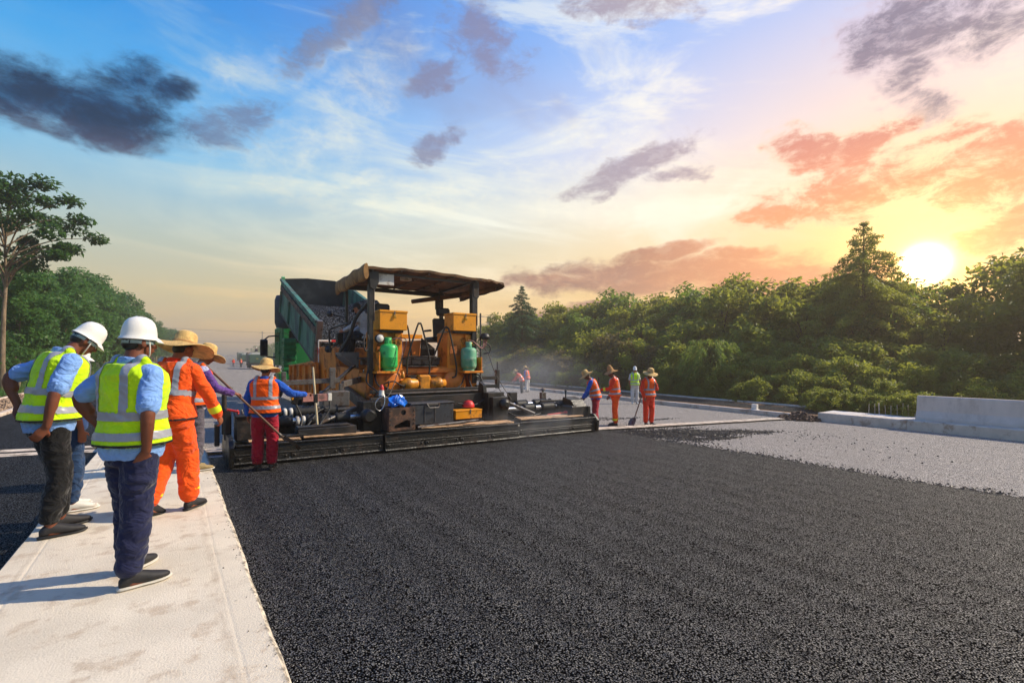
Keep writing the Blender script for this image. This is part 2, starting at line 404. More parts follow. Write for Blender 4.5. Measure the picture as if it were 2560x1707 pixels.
M_field = mat('field_grass_ground', (74,84,44), .95, var=.35, vs=.6, bump=1.0, bs=6, dirt=(96,84,58), dirt_amt=.45, ds=.5, spec=.1)

ys = [-40, -20, -10, 0, 6, 12, 20, 30, 40, 52, 66, 82, 100, 125, 150, 180, 220, 270, 330, 420, 600]
def strip_mesh(name, m, xl, xr, ylist, dz, parent=None, zf=None, nx=2):
    mb = MB(); rows = []
    for y in ylist:
        a, b = xl(y), xr(y)
        rows.append([(a+(b-a)*k/(nx-1), y, (zf or G)(a+(b-a)*k/(nx-1), y)+dz) for k in range(nx)])
    mb.sheet(rows, False); return obj(name, mb, m, parent)
def kerbR(y): return float(np.interp(y, [-40, 2.4, 7.2, 14, 20, 28, 36, 60, 100, 200, 350, 600], [17.3, 17.4, 17.6, 18.2, 19.2, 20.3, 21, 22, 24, 30, 42, 62]))
def kerbL(y): return float(np.interp(y, [-40, 60, 100, 200, 350, 600], [-4.1, -4.1, -3.2, 3, 15, 38]))
def medR(y): return float(np.interp(y, [-40, 60, 100, 200, 350, 600], [.44, .44, 1.2, 7, 19, 42]))
def lin2(y0, y1, n): return [y0+(y1-y0)*k/(n-1) for k in range(n)]

# ground: one sheet to the horizon
mb = MB(); gx = [-1500, -400, -120, -40, -14, -5.5, 20.4, 28, 60, 200, 600, 1500]; gy = [-400, -60, 0, 20, 40, 60, 80, 100, 130, 160, 200, 250, 330, 450, 700, 1500]
mb.sheet([[(x, y, min(rise(y), 6 if abs(x) > 150 else 99) - (.75 if -6 < x < 21 else .62) - (.35 if x > 27 else 0)) for x in gx] for y in gy], False)
tag(obj('ground', mb, M_field), kind='structure')
yy = sorted(set([round(v, 2) for v in ys + lin2(-10, 60, 36)]))
def road_z(x, y):
    k = kerbR(y); xx = max(.45, min(x, k) * (17.4/k))
    return zg(xx) + rise(y)
def m_l(y): return .44
# carriageway right of the strip: base course sheet with the fresh mat on top
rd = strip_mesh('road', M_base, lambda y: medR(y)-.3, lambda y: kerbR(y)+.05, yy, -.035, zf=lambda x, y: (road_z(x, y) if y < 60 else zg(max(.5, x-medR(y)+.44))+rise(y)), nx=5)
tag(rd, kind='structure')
FR = lambda y: 8.98 + .05*math.sin(y*1.7) + .035*math.sin(y*4.3+1)
fm = strip_mesh('fresh_asphalt_mat', M_fresh, lambda y: .30, FR, lin2(-8, 9.2, 60), 0.0, zf=road_z, nx=5); tag(fm, kind='structure')
lr = strip_mesh('left_road', M_old, lambda y: kerbL(y)-.05, lambda y: medR(y)-1.2 if y > 45 else -.9, yy, 0, zf=lambda x, y: (zg(min(x, -1.01)) if y < 45 else -.15)+rise(y), nx=3); tag(lr, kind='structure')
# expansion joint across both carriageways
def joint(name, x0, y0, x1, y1, w, m, dz, n=24):
    mb = MB(); rw = [[], []]
    for k in range(n+1):
        t = k/n; x = x0+(x1-x0)*t; y = y0+(y1-y0)*t; wob = .015*math.sin(k*2.1)+R.uniform(-.01, .01)
        rw[0].append((x, y-w/2+wob, (road_z(x, y) if x > .4 else zg(min(x, -1.01)))+dz)); rw[1].append((x, y+w/2+wob*.6, (road_z(x, y) if x > .4 else zg(min(x, -1.01)))+dz))
    mb.sheet(rw, False); return tag(obj(name, mb, m), kind='structure')
joint('joint_strip', -4.1, 12.35, -1.02, 11.0, .34, M_joint, .006)
joint('joint_strip', -4.1, 12.85, -1.02, 11.5, .30, M_joint, .006)
joint('joint_strip', .46, 9.85, 17.4, 8.0, .42, M_joint, .012)
# median strip: a raised slab the camera stands on, cut by construction joints
slabs = thing('median_strip', 'pale raised concrete strip between the two carriageways', None, (0,0,0)); del slabs['label']; slabs['kind'] = 'structure'
def slab(y0, y1):
    mb = MB(); n = max(2, int((y1-y0)/.16)); e = lambda y: .0035*math.sin(y*3.1)+.0025*math.sin(y*7.7+1)+R.uniform(-.0018,.0018)
    pr = lambda y: [(-1.0+e(y+9), -.16), (-1.0+e(y+9), -.03), (-.975+e(y+9), 0), (-.84, .001), (-.825, -.0012), (-.81, .001), (-.3, .004), (.2, .001), (.255+e(y*.3)*1.4, 0), (.27+e(y*.3)*1.4, -.0015), (.285+e(y*.3)*1.4, -.0005), (.42+e(y), -.003), (.445+e(y), -.028), (.445+e(y), -.18)]
    rows = []
    for k in range(n+1):
        y = y0+.006+(y1-y0-.012)*k/n
        off = (medR(y)-.44)
        rows.append([(x+off, y, z+rise(y)) for x, z in pr(y)])
    mb.sheet(rows, False); return obj('slab', mb, M_conc, slabs)
for a, b in ((-6, 2.0), (2.0, 11.0), (11.0, 20), (20, 40), (40, 70)): slab(a, b)
# left verge: kerb edge, rubble strip, second edge
def kerb_run(name, parent, m, xf, y0, y1, L, w, h, zf, dz=0.):
    y = y0; first = None
    while y < y1-.01:
        e = min(y+L, y1); mb = MB(); rows = []
        for q in (y+.006, (y+e)/2, e-.006):
            x = xf(q); z = zf(x, q)+dz
            rows.append([(x, q, z-.25), (x, q, z+h-.02), (x+.02, q, z+h), (x+w-.02, q, z+h), (x+w, q, z+h-.02), (x+w, q, z-.25)])
        mb.sheet(rows, False)
        for rr, rev in ((rows[0], True), (rows[2], False)): mb.add(rr, [tuple(range(6)) if rev else tuple(reversed(range(6)))])
        obj(name, mb, m, parent); y = e
vl = thing('left_verge', 'x', None); del vl['label']; vl['kind'] = 'structure'
strip = strip_mesh('verge_soil', M_soil, lambda y: kerbL(y)-3.6, lambda y: kerbL(y)+.02, yy, .03, parent=vl, zf=lambda x, y: -.18+rise(y), nx=3)
kerb_run('kerb_stone', vl, M_kerb, lambda y: kerbL(y)-.16, 8, 60, 1.5, .18, .10, lambda x, y: -.19+rise(y))
kerb_run('edge_stone', vl, M_kerb, lambda y: kerbL(y)-1.75, 8, 60, 2.0, .14, .06, lambda x, y: -.15+rise(y))
# right side: kerb, footway, edging
fw_ = thing('footway', 'x', None); del fw_['label']; fw_['kind'] = 'structure'
M_foot = mat('footway_concrete', (204,196,188), .88, var=.12, vs=1.2, bump=.3, bs=50, dirt=(150,136,122), dirt_amt=.4, ds=1.5, spec=.25)
tall = lambda y: .24
def zk(x, y): return -.55 + rise(y)
kerb_run('kerb_stone', fw_, M_kerb, lambda y: kerbR(y), -12, 7.2, 2.4, .36, .26, zk)
kerb_run('kerb_stone', fw_, M_kerb, lambda y: kerbR(y)+.02, 7.95, 46, 2.4, .20, .14, zk)
kerb_run('edging_stone', fw_, M_kerb, lambda y: kerbR(y)+2.75, 7.9, 46, 3.0, .12, .20, zk)
strip_mesh('paving', M_foot, lambda y: kerbR(y)+.35, lambda y: kerbR(y)+(1.25 if y > 4.8 else 2.8), lin2(-12, 7.2, 25), .255, parent=fw_, zf=zk)
strip_mesh('paving', M_old, lambda y: kerbR(y)+.75, lambda y: kerbR(y)+2.8, lin2(7.2, 60, 40), .125, parent=fw_, zf=zk)
strip_mesh('gravel_bed', M_soil, lambda y: kerbR(y)+.2, lambda y: kerbR(y)+.8, lin2(7.2, 60, 40), .115, parent=fw_, zf=zk)
strip_mesh('gravel_bed', M_soil, lambda y: kerbR(y)+2.2, lambda y: kerbR(y)+2.78, lin2(9.5, 60, 40), .135, parent=fw_, zf=zk)

# loose stones: (centre list) -> one mesh of small irregular rocks
def rocks_mesh(name, pts, m, rng):
    base = [(-1,-1,-1),(1,-1,-1),(1,1,-1),(-1,1,-1),(-.7,-.7,1),(.8,-.6,1),(.6,.7,1),(-.7,.6,1)]
    fs = [(0,3,2,1),(4,5,6,7),(0,1,5,4),(1,2,6,5),(2,3,7,6),(3,0,4,7)]; V, Fc = [], []
    for (x, y, z, r) in pts:
        q = Matrix.Rotation(rng.uniform(0, 6.3), 3, 'Z') @ Matrix.Rotation(rng.uniform(-.6, .6), 3, 'X'); o = len(V)
        sc = Vector((rng.uniform(.7, 1.3), rng.uniform(.6, 1.1), rng.uniform(.4, .8)))*r
        for b in base:
            p = Vector([c*s*rng.uniform(.7, 1.05) for c, s in zip(b, sc)]); p = q @ p; V.append((x+p.x, y+p.y, z+p.z))
        Fc += [tuple(i+o for i in f) for f in fs]
    mb = MB(); mb.add(V, Fc); return mb
M_bit = mat('loose_bitumen_stone', (40,34,32), .5, var=.4, vs=40, spec=.5)
M_rock = mat('broken_rock', (150,128,108), .9, var=.3, vs=5, bump=.6, bs=20, spec=.2)
pts = []
for _ in range(2600):                      # crumbs along the edge of the fresh mat
    y = R.uniform(.5, 9.0); x = FR(y) + abs(R.gauss(0, .22))*R.choice((1,1,1,-.25)); pts.append((x, y, road_z(x, y)-.02+(.02 if x < FR(y) else 0), R.uniform(.005, .016)))
for _ in range(60):
    y = R.uniform(1.6, 8.0); x = .43-abs(R.gauss(0, .06)); pts.append((x, y, .003, R.uniform(.0015, .0045)))
cl = [(9.6,8.6,.9,.5,500),(10.6,7.9,1.2,.55,900),(11.6,7.0,1.0,.4,600),(9.7,7.0,.5,.7,500),(12.8,6.5,.7,.18,220),(10.6,6.5,.8,.22,260),(11.8,10.6,.9,.15,160),(12.8,9.9,.7,.12,120),(11.0,11.0,.8,.15,120),(13.4,5.6,1.2,.6,60),(12.3,4.2,1.8,1.0,50)]
for cx_, cy_, sx_, sy_, n_ in cl:
    for _ in range(n_):
        x, y = R.gauss(cx_, sx_*.6), R.gauss(cy_, sy_*.6)
        if x < FR(y): continue
        pts.append((x, y, road_z(x, y)-.025, R.uniform(.006, .02)))
ob = obj('loose_asphalt', rocks_mesh('g', pts, M_bit, R), M_bit, fix=False); tag(ob, 'dark crumbs of loose asphalt scattered beside the edge of the fresh mat', 'gravel', kind='stuff')
# thin dark spill under those crumbs
M_spill = asphalt('spilled_asphalt', (.012,.011,.011), (.06,.055,.055), .4, 60, .9, .3)
def patch(name, c, rx, ry, rot, seed, dz):
    rg = random.Random(seed); n = 56; mb = MB(); vs = [(c[0], c[1], road_z(*c)+dz)]
    ph = [rg.uniform(0, 6.3) for _ in range(6)]
    for k in range(n):
        a = 2*math.pi*k/n; w = 1+.22*math.sin(2*a+ph[0])+.16*math.sin(5*a+ph[1])+.12*math.sin(9*a+ph[2])+.1*math.sin(17*a+ph[3])
        px, py = rx*w*math.cos(a), ry*w*math.sin(a); x = c[0]+px*math.cos(rot)-py*math.sin(rot); y = c[1]+px*math.sin(rot)+py*math.cos(rot)
        vs.append((x, y, road_z(x, y)+dz))
    mb.add(vs, [(0, k+1, (k+1)%n+1) for k in range(n)]); return tag(obj(name, mb, M_spill), kind='structure')
patch('asphalt_spill', (10.2, 7.6), 1.3, .85, -.35, 3, -.027)
patch('asphalt_spill', (11.7, 7.15), 1.5, .32, -.25, 5, -.023)
patch('asphalt_spill', (10.5, 6.55), .8, .16, -.2, 9, -.019)
# rubble heaps
def heap(name, label, c, rx, ry, h, n, m, seed, rs=(.03,.09)):
    rg = random.Random(seed); p = []
    for _ in range(n):
        a = rg.uniform(0, 6.3); d = math.sqrt(rg.random()); x, y = c[0]+rx*d*math.cos(a), c[1]+ry*d*math.sin(a)
        p.append((x, y, c[2]+h*(1-d)**.8*rg.uniform(.3, 1), rg.uniform(*rs)))
    mm = rocks_mesh(name, p, m, rg)
    mm.lathe([(1.0, -.05), (.75, h*.22/1), (.4, h*.55), (.12, h*.8), (0.0001, h*.86)], (c[0], c[1], c[2]), sx=rx, sy=ry, n=18)
    return tag(obj(name, mm, m, fix=False), label, 'rubble')
heap('rubble_heap', 'small heap of brown asphalt rubble in the gap of the right kerb', (17.45, 7.72, -.55), .62, .62, .26, 260, mat('brown_rubble', (74,52,42), .9, var=.5, vs=12), 4)
pts = []
for _ in range(5000):
    y = 12+ (R.random()**1.6)*50; x = kerbL(y)-R.uniform(.18, 1.65); pts.append((x, y, -.13+rise(y)+.07*math.sin(y*1.3)*R.random(), R.uniform(.015, .055)*(1+.8*(R.random() < .06))))
tag(obj('verge_rubble', rocks_mesh('r', pts, M_soil, R), M_rock, fix=False), 'broken stones and soil along the left road edge', 'rubble', kind='stuff')
# concrete barrier on the right footway
br = thing('concrete_barrier', 'pinkish grey concrete crash barrier standing on the right kerb', 'barrier', (17.9, -2, -.29))
def barrier(mb, y0, y1):
    prof = [(-.02, 0), (.0, .08), (.10, .26), (.16, .66), (.19, .70), (.33, .70), (.36, .66), (.44, .22), (.5, .08), (.52, 0)]
    rows = []
    for y in lin2(y0, y1, 12):
        x0 = kerbR(y)+.42; rows.append([(x0+a, y, -.292+b) for a, b in prof])
    mb.sheet(rows, False)
    for q, rev in ((rows[0], 1), (rows[-1], 0)): mb.add(q, [tuple(range(10)) if rev else tuple(reversed(range(10)))])
M_barr = mat('barrier_concrete', (206,188,174), .85, var=.10, vs=2, bump=.3, bs=40, dirt=(186,166,152), dirt_amt=.3, ds=1.8, spec=.25, stretch=(1,1,.35))
part('barrier_body', M_barr, br, lambda mb: barrier(mb, -.8, 4.7))
part('barrier_body', M_barr, br, lambda mb: barrier(mb, -6.5, -.83))
# starter bars beyond the barrier
for k in range(9):
    mb = MB(); y = 4.95+k*.15; x = kerbR(5)+1.32+.05*math.sin(k*3); mb.tube([(x, y, -.45), (x+.01, y+R.uniform(-.03, .03), .02+R.uniform(-.08, .08))], .018 if k in (1, 6) else .009, 6)
    tag(obj('steel_stake', mb, mat('stake_metal', (190,170,150), .7, var=.2) if k == 0 else bpy.data.materials['stake_metal']), 'thin pale stake in the row of starter bars beyond the barrier end', 'stake', 'starter bars beside the barrier end')

mk_ = thing('kerb_marker', 'small white concrete marker block standing on the right footway', 'marker', (18.0, 9.6, -.43))
part('marker_block', M_wht if 'M_wht' in globals() else mat('marker_white', (222,216,206), .8, var=.08), mk_, lambda mb: (mb.box((kerbR(9.6)+.32, 9.6, -.33), (.14, .20, .22), bev=.012), mb.box((kerbR(9.6)+.32, 9.6, -.425), (.2, .28, .03))))
# ------------------------------------------------------------------ vegetation
def leaf_mat(name, c0, c1, trans=.45, rough=.5):
    m = bpy.data.materials.new(name); m.use_nodes = True; nt = m.node_tree; nt.nodes.clear()
    out = nt.nodes.new('ShaderNodeOutputMaterial'); b = nt.nodes.new('ShaderNodeBsdfPrincipled'); tr = nt.nodes.new('ShaderNodeBsdfTranslucent'); mx = nt.nodes.new('ShaderNodeMixShader')
    ge = nt.nodes.new('ShaderNodeNewGeometry'); oi = nt.nodes.new('ShaderNodeObjectInfo')
    r = X(nt, ge.outputs['Random Per Island']); q = X(nt, oi.outputs['Random'])
    col = mixc(nt, r*.55 + q*.5, c0, c1)
    nt.links.new(col, b.inputs['Base Color']); b.inputs['Roughness'].default_value = rough; b.inputs['Specular IOR Level'].default_value = .3
    nt.links.new(mixc(nt, .55, col, tuple(min(.5, x*2.3) for x in c1)), tr.inputs[0])
    mx.inputs[0].default_value = trans; nt.links.new(b.outputs[0], mx.inputs[1]); nt.links.new(tr.outputs[0], mx.inputs[2]); nt.links.new(mx.outputs[0], out.inputs[0])
    return m
L_left = leaf_mat('row_tree_leaf', (.022,.068,.016), (.075,.17,.036))
L_tall = leaf_mat('tall_tree_leaf', (.014,.045,.012), (.05,.11,.022))
L_oak = leaf_mat('hedge_tree_leaf', (.065,.090,.010), (.23,.26,.024), .55)
L_dark = leaf_mat('shade_tree_leaf', (.045,.08,.013), (.14,.20,.026), .55)
L_bush = leaf_mat('bright_bush_leaf', (.08,.13,.012), (.24,.28,.03), .5)
L_red = leaf_mat('brownish_bush_leaf', (.06,.06,.02), (.15,.115,.03))
L_conif = leaf_mat('conifer_needle', (.018,.05,.022), (.05,.11,.035), .3)
L_plume = leaf_mat('bamboo_leaf', (.06,.12,.014), (.17,.27,.035), .5)
M_bark = mat('grey_bark', (120,104,86), .95, var=.35, vs=7, bump=1.0, bs=18, spec=.15, stretch=(1,1,.3))
M_bark2 = mat('brown_bark', (84,66,50), .95, var=.35, vs=7, bump=1.0, bs=18, spec=.15, stretch=(1,1,.3))

def leaves(centres, radii, n_each, size, rng, squash=.8, droop=.35, aspect=.5, flat=.5):
    """Rhombic leaves spread through clumps; returns verts, faces."""
    C = np.repeat(np.asarray(centres, float), n_each, axis=0); Rr = np.repeat(np.asarray(radii, float), n_each); N = len(C)
    d = rng.normal(size=(N, 3)); d /= np.linalg.norm(d, axis=1, keepdims=True)
    rad = Rr*rng.random(N)**.42
    P = C + d*rad[:, None]*np.array([1, 1, squash])
    ax = rng.normal(size=(N, 3)); ax[:, 2] = ax[:, 2]*.6 - droop; ax += d*.8; ax /= np.linalg.norm(ax, axis=1, keepdims=True)
    up = rng.normal(size=(N, 3))*(1-flat) + np.array([0, 0, 1.0]) + d*.5
    sd = np.cross(ax, up); sd /= np.linalg.norm(sd, axis=1, keepdims=True)+1e-9
    L = size*rng.uniform(.6, 1.35, N)[:, None]; W = L*aspect
    nr = np.cross(sd, ax)
    V = np.stack([P-ax*L*.5, P+sd*W*.5+nr*L*.08, P+ax*L*.55, P-sd*W*.5+nr*L*.08], 1).reshape(-1, 3)
    F = np.arange(N*4).reshape(-1, 4)
    return V, F
def mesh_np(name, V, F, m, smooth=False):
    me = bpy.data.meshes.new(name); me.vertices.add(len(V)); me.vertices.foreach_set('co', np.asarray(V, np.float32).ravel())
    k = F.shape[1]; me.loops.add(len(F)*k); me.polygons.add(len(F)); me.loops.foreach_set('vertex_index', np.asarray(F, np.int32).ravel())
    me.polygons.foreach_set('loop_start', np.arange(0, len(F)*k, k, dtype=np.int32)); me.update(calc_edges=True); me.validate()
    me.materials.append(m); return me
def tree(name, label, cat, seed, h, crown_r, crown_z0, n_cl, n_lf, leaf, lm, bm, trunk_r=.14, shape='round', clr=.33, flat=.25, lean=.0, group=None, aspect=.5, droop=.35, fork=.55, squash=.75):
    rg = np.random.default_rng(seed); rn = random.Random(seed)
    root = thing(name, label, cat, (0,0,0), group)
    ch = h - crown_z0; cen, rad = [], []
    for k in range(n_cl):
        u = (k+.5)/n_cl; z = crown_z0 + ch*(.06+.9*u)
        if shape == 'round': e = math.sqrt(max(.05, 1-((u-.42)/.62)**2))
        elif shape == 'cone': e = (1-u)**.85*.95+.06
        elif shape == 'umbrella': e = .35+.75*math.sin(math.pi*min(1, u*.75+.25))
        elif shape == 'dome': e = math.sqrt(max(.03, 1-(u*.97)**2))
        else: e = .8
        a = k*2.39996 + rn.uniform(-.5, .5); d = crown_r*e*rn.uniform(.55, 1.05) if k % 4 else crown_r*e*rn.uniform(.1, .5)
        if shape == 'cone': d = crown_r*e*(.25+.75*((k*.618) % 1))
        cen.append((d*math.cos(a)+lean*u, d*math.sin(a), z+rn.uniform(-.25, .25)*ch*.25)); rad.append(crown_r*clr*(rn.uniform(.6, 1.25) if shape != 'cone' else rn.uniform(.75, 1.2)*(1.0-.88*u)))
    mb = MB(); top = h*.93 if shape == 'cone' else crown_z0+ch*fork
    bend = [(rn.uniform(-.12, .12)*k, rn.uniform(-.12, .12)*k) for k in range(5)]
    tp = [(bend[k][0]*h*.04+lean*k/4*.3, bend[k][1]*h*.04, -.25+(top+.25)*k/4) for k in range(5)]
    P = catmull(tp, 4); mb.tube(P, list(np.linspace(trunk_r, trunk_r*.3, len(P))), 8)
    for i, c in enumerate(cen):
        if i % 2 and shape != 'umbrella': continue
        zs = max(crown_z0*.75, min(top, c[2]-.35*ch*rn.uniform(.3, 1))); j = min(len(P)-1, int((zs+.25)/(top+.25)*(len(P)-1))); s0 = P[j]
        mid = (s0+Vector(c))/2 + Vector((0, 0, .08*ch if shape != 'cone' else -.02*ch))
        mb.tube([s0, mid, Vector(c)], [trunk_r*.32, trunk_r*.2, trunk_r*.06], 5, curve=3)
    obj('trunk', mb, bm, root)
    V, F = leaves(cen, rad, n_lf, leaf, rg, squash=squash, flat=flat, aspect=aspect, droop=droop)
    raw('crown', mesh_np('crown', V, F, lm), root)
    return root
# prototypes ------------------------------------------------------------
GL = 'trees of the row along the left road'
row = [tree('roadside_tree', 'x', 'tree', 10+k, 9.4, 2.3, 2.1, 44, 190, .30, L_left, M_bark, .13, 'round', .36, group=GL) for k in range(4)]
small = [tree('roadside_sapling', 'x', 'tree', 30+k, 4.2, 1.3, .5, 24, 130, .20, L_left, M_bark, .05, 'round', .40, group='young trees under the left row') for k in range(2)]
GR = 'trees of the wood behind the right footway'
wood = [tree('woodland_tree', 'x', 'tree', 50+k, 5.2, 2.2, .7, 46, 145, .22, (L_oak, L_oak, L_dark, L_oak)[k], M_bark2, .11, ('round','dome','round','dome')[k], .27, group=GR) for k in range(4)]
bush = [tree('roadside_bush', 'x', 'bush', 70+k, 2.0, 1.2, .05, 46, 120, .13, (L_bush, L_bush, L_oak, L_red)[k], M_bark2, .04, 'dome', .27, group='bushes beside the right footway') for k in range(4)]
def use(p, loc, rz, sc, label, group=None):
    if p.get('used'): o = dup(p, loc, rz, sc, label, group)
    else:
        o = p; p['used'] = 1; o.location = loc; o.rotation_euler = (0,0,rz); o.scale = (sc,)*3 if not hasattr(sc, '__len__') else sc; o['label'] = label
        if group: o['group'] = group
    return o
rv = random.Random(3)
# left row ---------------------------------------------------------------
tt = tree('tall_tree', 'tall bare-stemmed tree rising above the left row at the frame edge', 'tree', 5, 10.9, 3.0, 6.2, 40, 170, .28, L_tall, M_bark, .14, 'umbrella', .24, flat=.8, lean=.5, aspect=.5, droop=.15, squash=.55, fork=.35)
tt.location = (-6.85, 33.8, -.3); tt.rotation_euler = (0, 0, .5)
ORD = ('first','second','third','fourth','fifth','sixth','seventh','eighth','ninth','tenth')
y = 38.0; i = 0
while y < 215:
    for dx in (0, -3.6):
        x = kerbL(y)-2.7+dx+rv.uniform(-.5, .5); yy_ = y+rv.uniform(-1, 1)+(1.5 if dx else 0)
        near = y < 60
        use(row[i % 4], (x, yy_, -.3+rise(y)), rv.uniform(0, 6.3), rv.uniform(.88, 1.1)*float(np.interp(y, [36, 46, 62, 90], [.70, .82, .98, 1.06])),
            (ORD[i//2]+' front tree of the left row counting back from the tall one' if (near and not dx) else 'dark green tree in the rank behind the front of the left row' if near else 'distant tree where the left row narrows toward the horizon'),
            GL + (' front' if near and not dx else ' rear' if near else ' far'))
        i += 1
    y += 4.2 if y < 60 else (6 if y < 110 else 11)
for k in range(16):
    y = 34+k*2.3+rv.uniform(-.8, .8)
    use(small[k % 2], (kerbL(y)-2.9-rv.uniform(.0, 1.4), y, -.3+rise(y)), rv.uniform(0, 6), rv.uniform(.7, 1.25), 'leafy young tree filling the gaps between the left trunks')
# right wood --------------------------------------------------------------
def edge(y): return kerbR(y)+2.9
i = 0
ORD = ('first','second','third','fourth','fifth','sixth','seventh','eighth','ninth','tenth','eleventh','twelfth')
RANK = ('front', 'middle', 'rear')
def wl(y): return 'olive green tree in the sunlit wood at the right edge' if y < 8 else 'rounded olive green tree in the wood behind the four workers' if y < 24 else 'green tree in the wood right of the paver roof'
def wg(y): return GR + (' near' if y < 8 else ' middle' if y < 24 else ' far')
for y in np.arange(-8, 52, 2.9):
    for r_, (d, hs) in enumerate(((8.0, 1.02), (10.6, 1.2), (13.4, 1.3))):
        x = edge(y)+d+rv.uniform(-.5, .5); yy_ = y+rv.uniform(-.6, .6)
        # the wood's height falls away to the left of the picture, then lower again
        hh = float(np.interp(y, [-8, 3, 6, 9, 12, 16, 22, 30, 44], [1.04, 1.04, .96, .98, 1.06, 1.1, 1.0, 1.12, 1.2]))
        use(wood[(i*7+r_) % 4], (x, yy_, -.85), rv.uniform(0, 6.3), hs*hh*rv.uniform(.8, 1.2), RANK[r_]+' rank, '+wl(y), wg(y)+' '+RANK[r_]); i += 1
i = 0
for y in np.arange(3.0, 40, 1.15):
    for d in (.55, 1.6, 3.0, 5.2):
        if d < 1 and y < 5.5: continue
        x = edge(y)+d+rv.uniform(-.2, .3); k = rv.choice((0, 1, 0, 1, 2) if y < 17 else (2, 3, 0, 3, 2))
        s = rv.uniform(.5, .8) if y < 8 else rv.uniform(.75, 1.15) if y < 17 else rv.uniform(.7, 1.3)
        s *= .6 if d < 1 else 1.75 if d > 4 else 1.35 if d > 2 else .95
        if d > 4 and i % 2: i += 1; continue
        use(bush[k], (x, y+rv.uniform(-.3, .3), -.8), rv.uniform(0, 6.3), s,
            'low bright green bush beside the gap before the barrier' if y < 8 else 'bright yellow green bush right of the four workers' if y < 17 else 'dark mixed bush behind the two far workers', 'bushes beside the right footway ' + ('near' if y < 8 else 'middle' if y < 17 else 'far')); i += 1
for k in range(16):
    y = 4.9+k*.22; use(bush[k % 2], (kerbR(y)+1.65+rv.uniform(0, .9), y, -.62), rv.uniform(0, 6.3), rv.uniform(.32, .5), 'low leafy plant crowding the footway edge behind the stakes', 'low plants behind the stakes')
def conifer(label, loc, h, r, z0, seed, lm, levels=30, dens=1.0):
    rg = random.Random(seed); nr = np.random.default_rng(seed); root = thing('conifer_tree', label, 'tree', (0,0,0)); mb = MB(); mb.tube([(0,0,-.2), (.04,.03,h*.5), (0,0,h)], [.16,.10,.015], 8, curve=4)
    cen, rad = [], []
    for j in range(levels):
        u = j/(levels-1); z = z0+(h-z0)*u*.985; L = r*((1-u)**.8)*rg.uniform(.75, 1.1)+.10; nb = max(3, int(9*(1-u)+3)); a0 = rg.uniform(0, 6.3)
        for k in range(nb):
            a = a0+2*math.pi*k/nb+rg.uniform(-.35, .35); l = L*rg.uniform(.55, 1.12); up = .25*(1-u)*rg.uniform(.2, 1)
            P_ = [Vector((0,0,z)), Vector((l*.5*math.cos(a), l*.5*math.sin(a), z+l*(.10+up*.3))), Vector((l*math.cos(a), l*math.sin(a), z+l*(up-.12)))]
            if l > .5 and k % 2 == 0: mb.tube(P_, [.025,.014,.004], 4, cap=False)
            n = max(2, int(l/.17*dens))
            for q_ in range(n):
                t = .22+.78*(q_+.5)/n; p = P_[0].lerp(P_[1], t*2) if t < .5 else P_[1].lerp(P_[2], t*2-1); cen.append(tuple(p+Vector((rg.gauss(0,.03), rg.gauss(0,.03), rg.gauss(0,.03)-.02)))); rad.append(.15+.12*(1-t)+.04*l)
    obj('trunk', mb, M_bark2, root); V, F = leaves(cen, rad, 24, .17, nr, squash=.55, flat=.6, aspect=.32, droop=.6); raw('crown', mesh_np('crown', V, F, lm), root); root.location = loc; return root
conifer('dark pointed conifer standing right of the paver roof', (29.4, 39.8, -.8), 9.9, 4.4, .5, 91, L_conif, 34)
conifer('tall conifer beside the sun, rising over the right wood', (29.9, 10.0, -.9), 9.7, 5.0, 1.0, 92, L_oak, 32, 1.0)
# drooping bamboo clump behind the workers
def plume(name, label, loc, seed, h=3.2, n=46):
    rg = random.Random(seed); root = thing(name, label, 'bamboo', (0,0,0)); ml, mc, V, F = MB(), MB(), [], []
    for k in range(n):
        a = rg.uniform(0, 6.3); out = rg.uniform(.5, 1.5); hh = h*rg.uniform(.7, 1.05)
        P = catmull([(0.1*math.cos(a), .1*math.sin(a), 0), (.25*out*math.cos(a), .25*out*math.sin(a), hh*.6), (.6*out*math.cos(a), .6*out*math.sin(a), hh*.97), (1.0*out*math.cos(a), 1.0*out*math.sin(a), hh*.8), (1.2*out*math.cos(a), 1.2*out*math.sin(a), hh*.5)], 6)
        mc.tube(P, list(np.linspace(.012, .004, len(P))), 4, cap=False)
        for p in P[8:]:
            for _ in range(9):
                q = p+Vector((rg.gauss(0, .06), rg.gauss(0, .06), rg.gauss(0, .05))); d = Vector((math.cos(a)+rg.uniform(-.9, .9), math.sin(a)+rg.uniform(-.9, .9), -1.1+rg.uniform(-.5, .5))).normalized()*rg.uniform(.16, .34)
                s = d.cross(Vector((rg.uniform(-1,1), rg.uniform(-1,1), .3))).normalized()*.018; o = len(V)
                V += [tuple(q), tuple(q+d*.4+s), tuple(q+d), tuple(q+d*.4-s)]; F.append((o, o+1, o+2, o+3))
    obj('cane', mc, M_bark2, root); raw('foliage', mesh_np('foliage', np.array(V), np.array(F), L_plume), root); root.location = loc; return root
plume('bamboo_clump', 'drooping light green bamboo clump in the wood behind the workers', (edge(14)+2.2, 14.6, -.8), 3, 3.3)
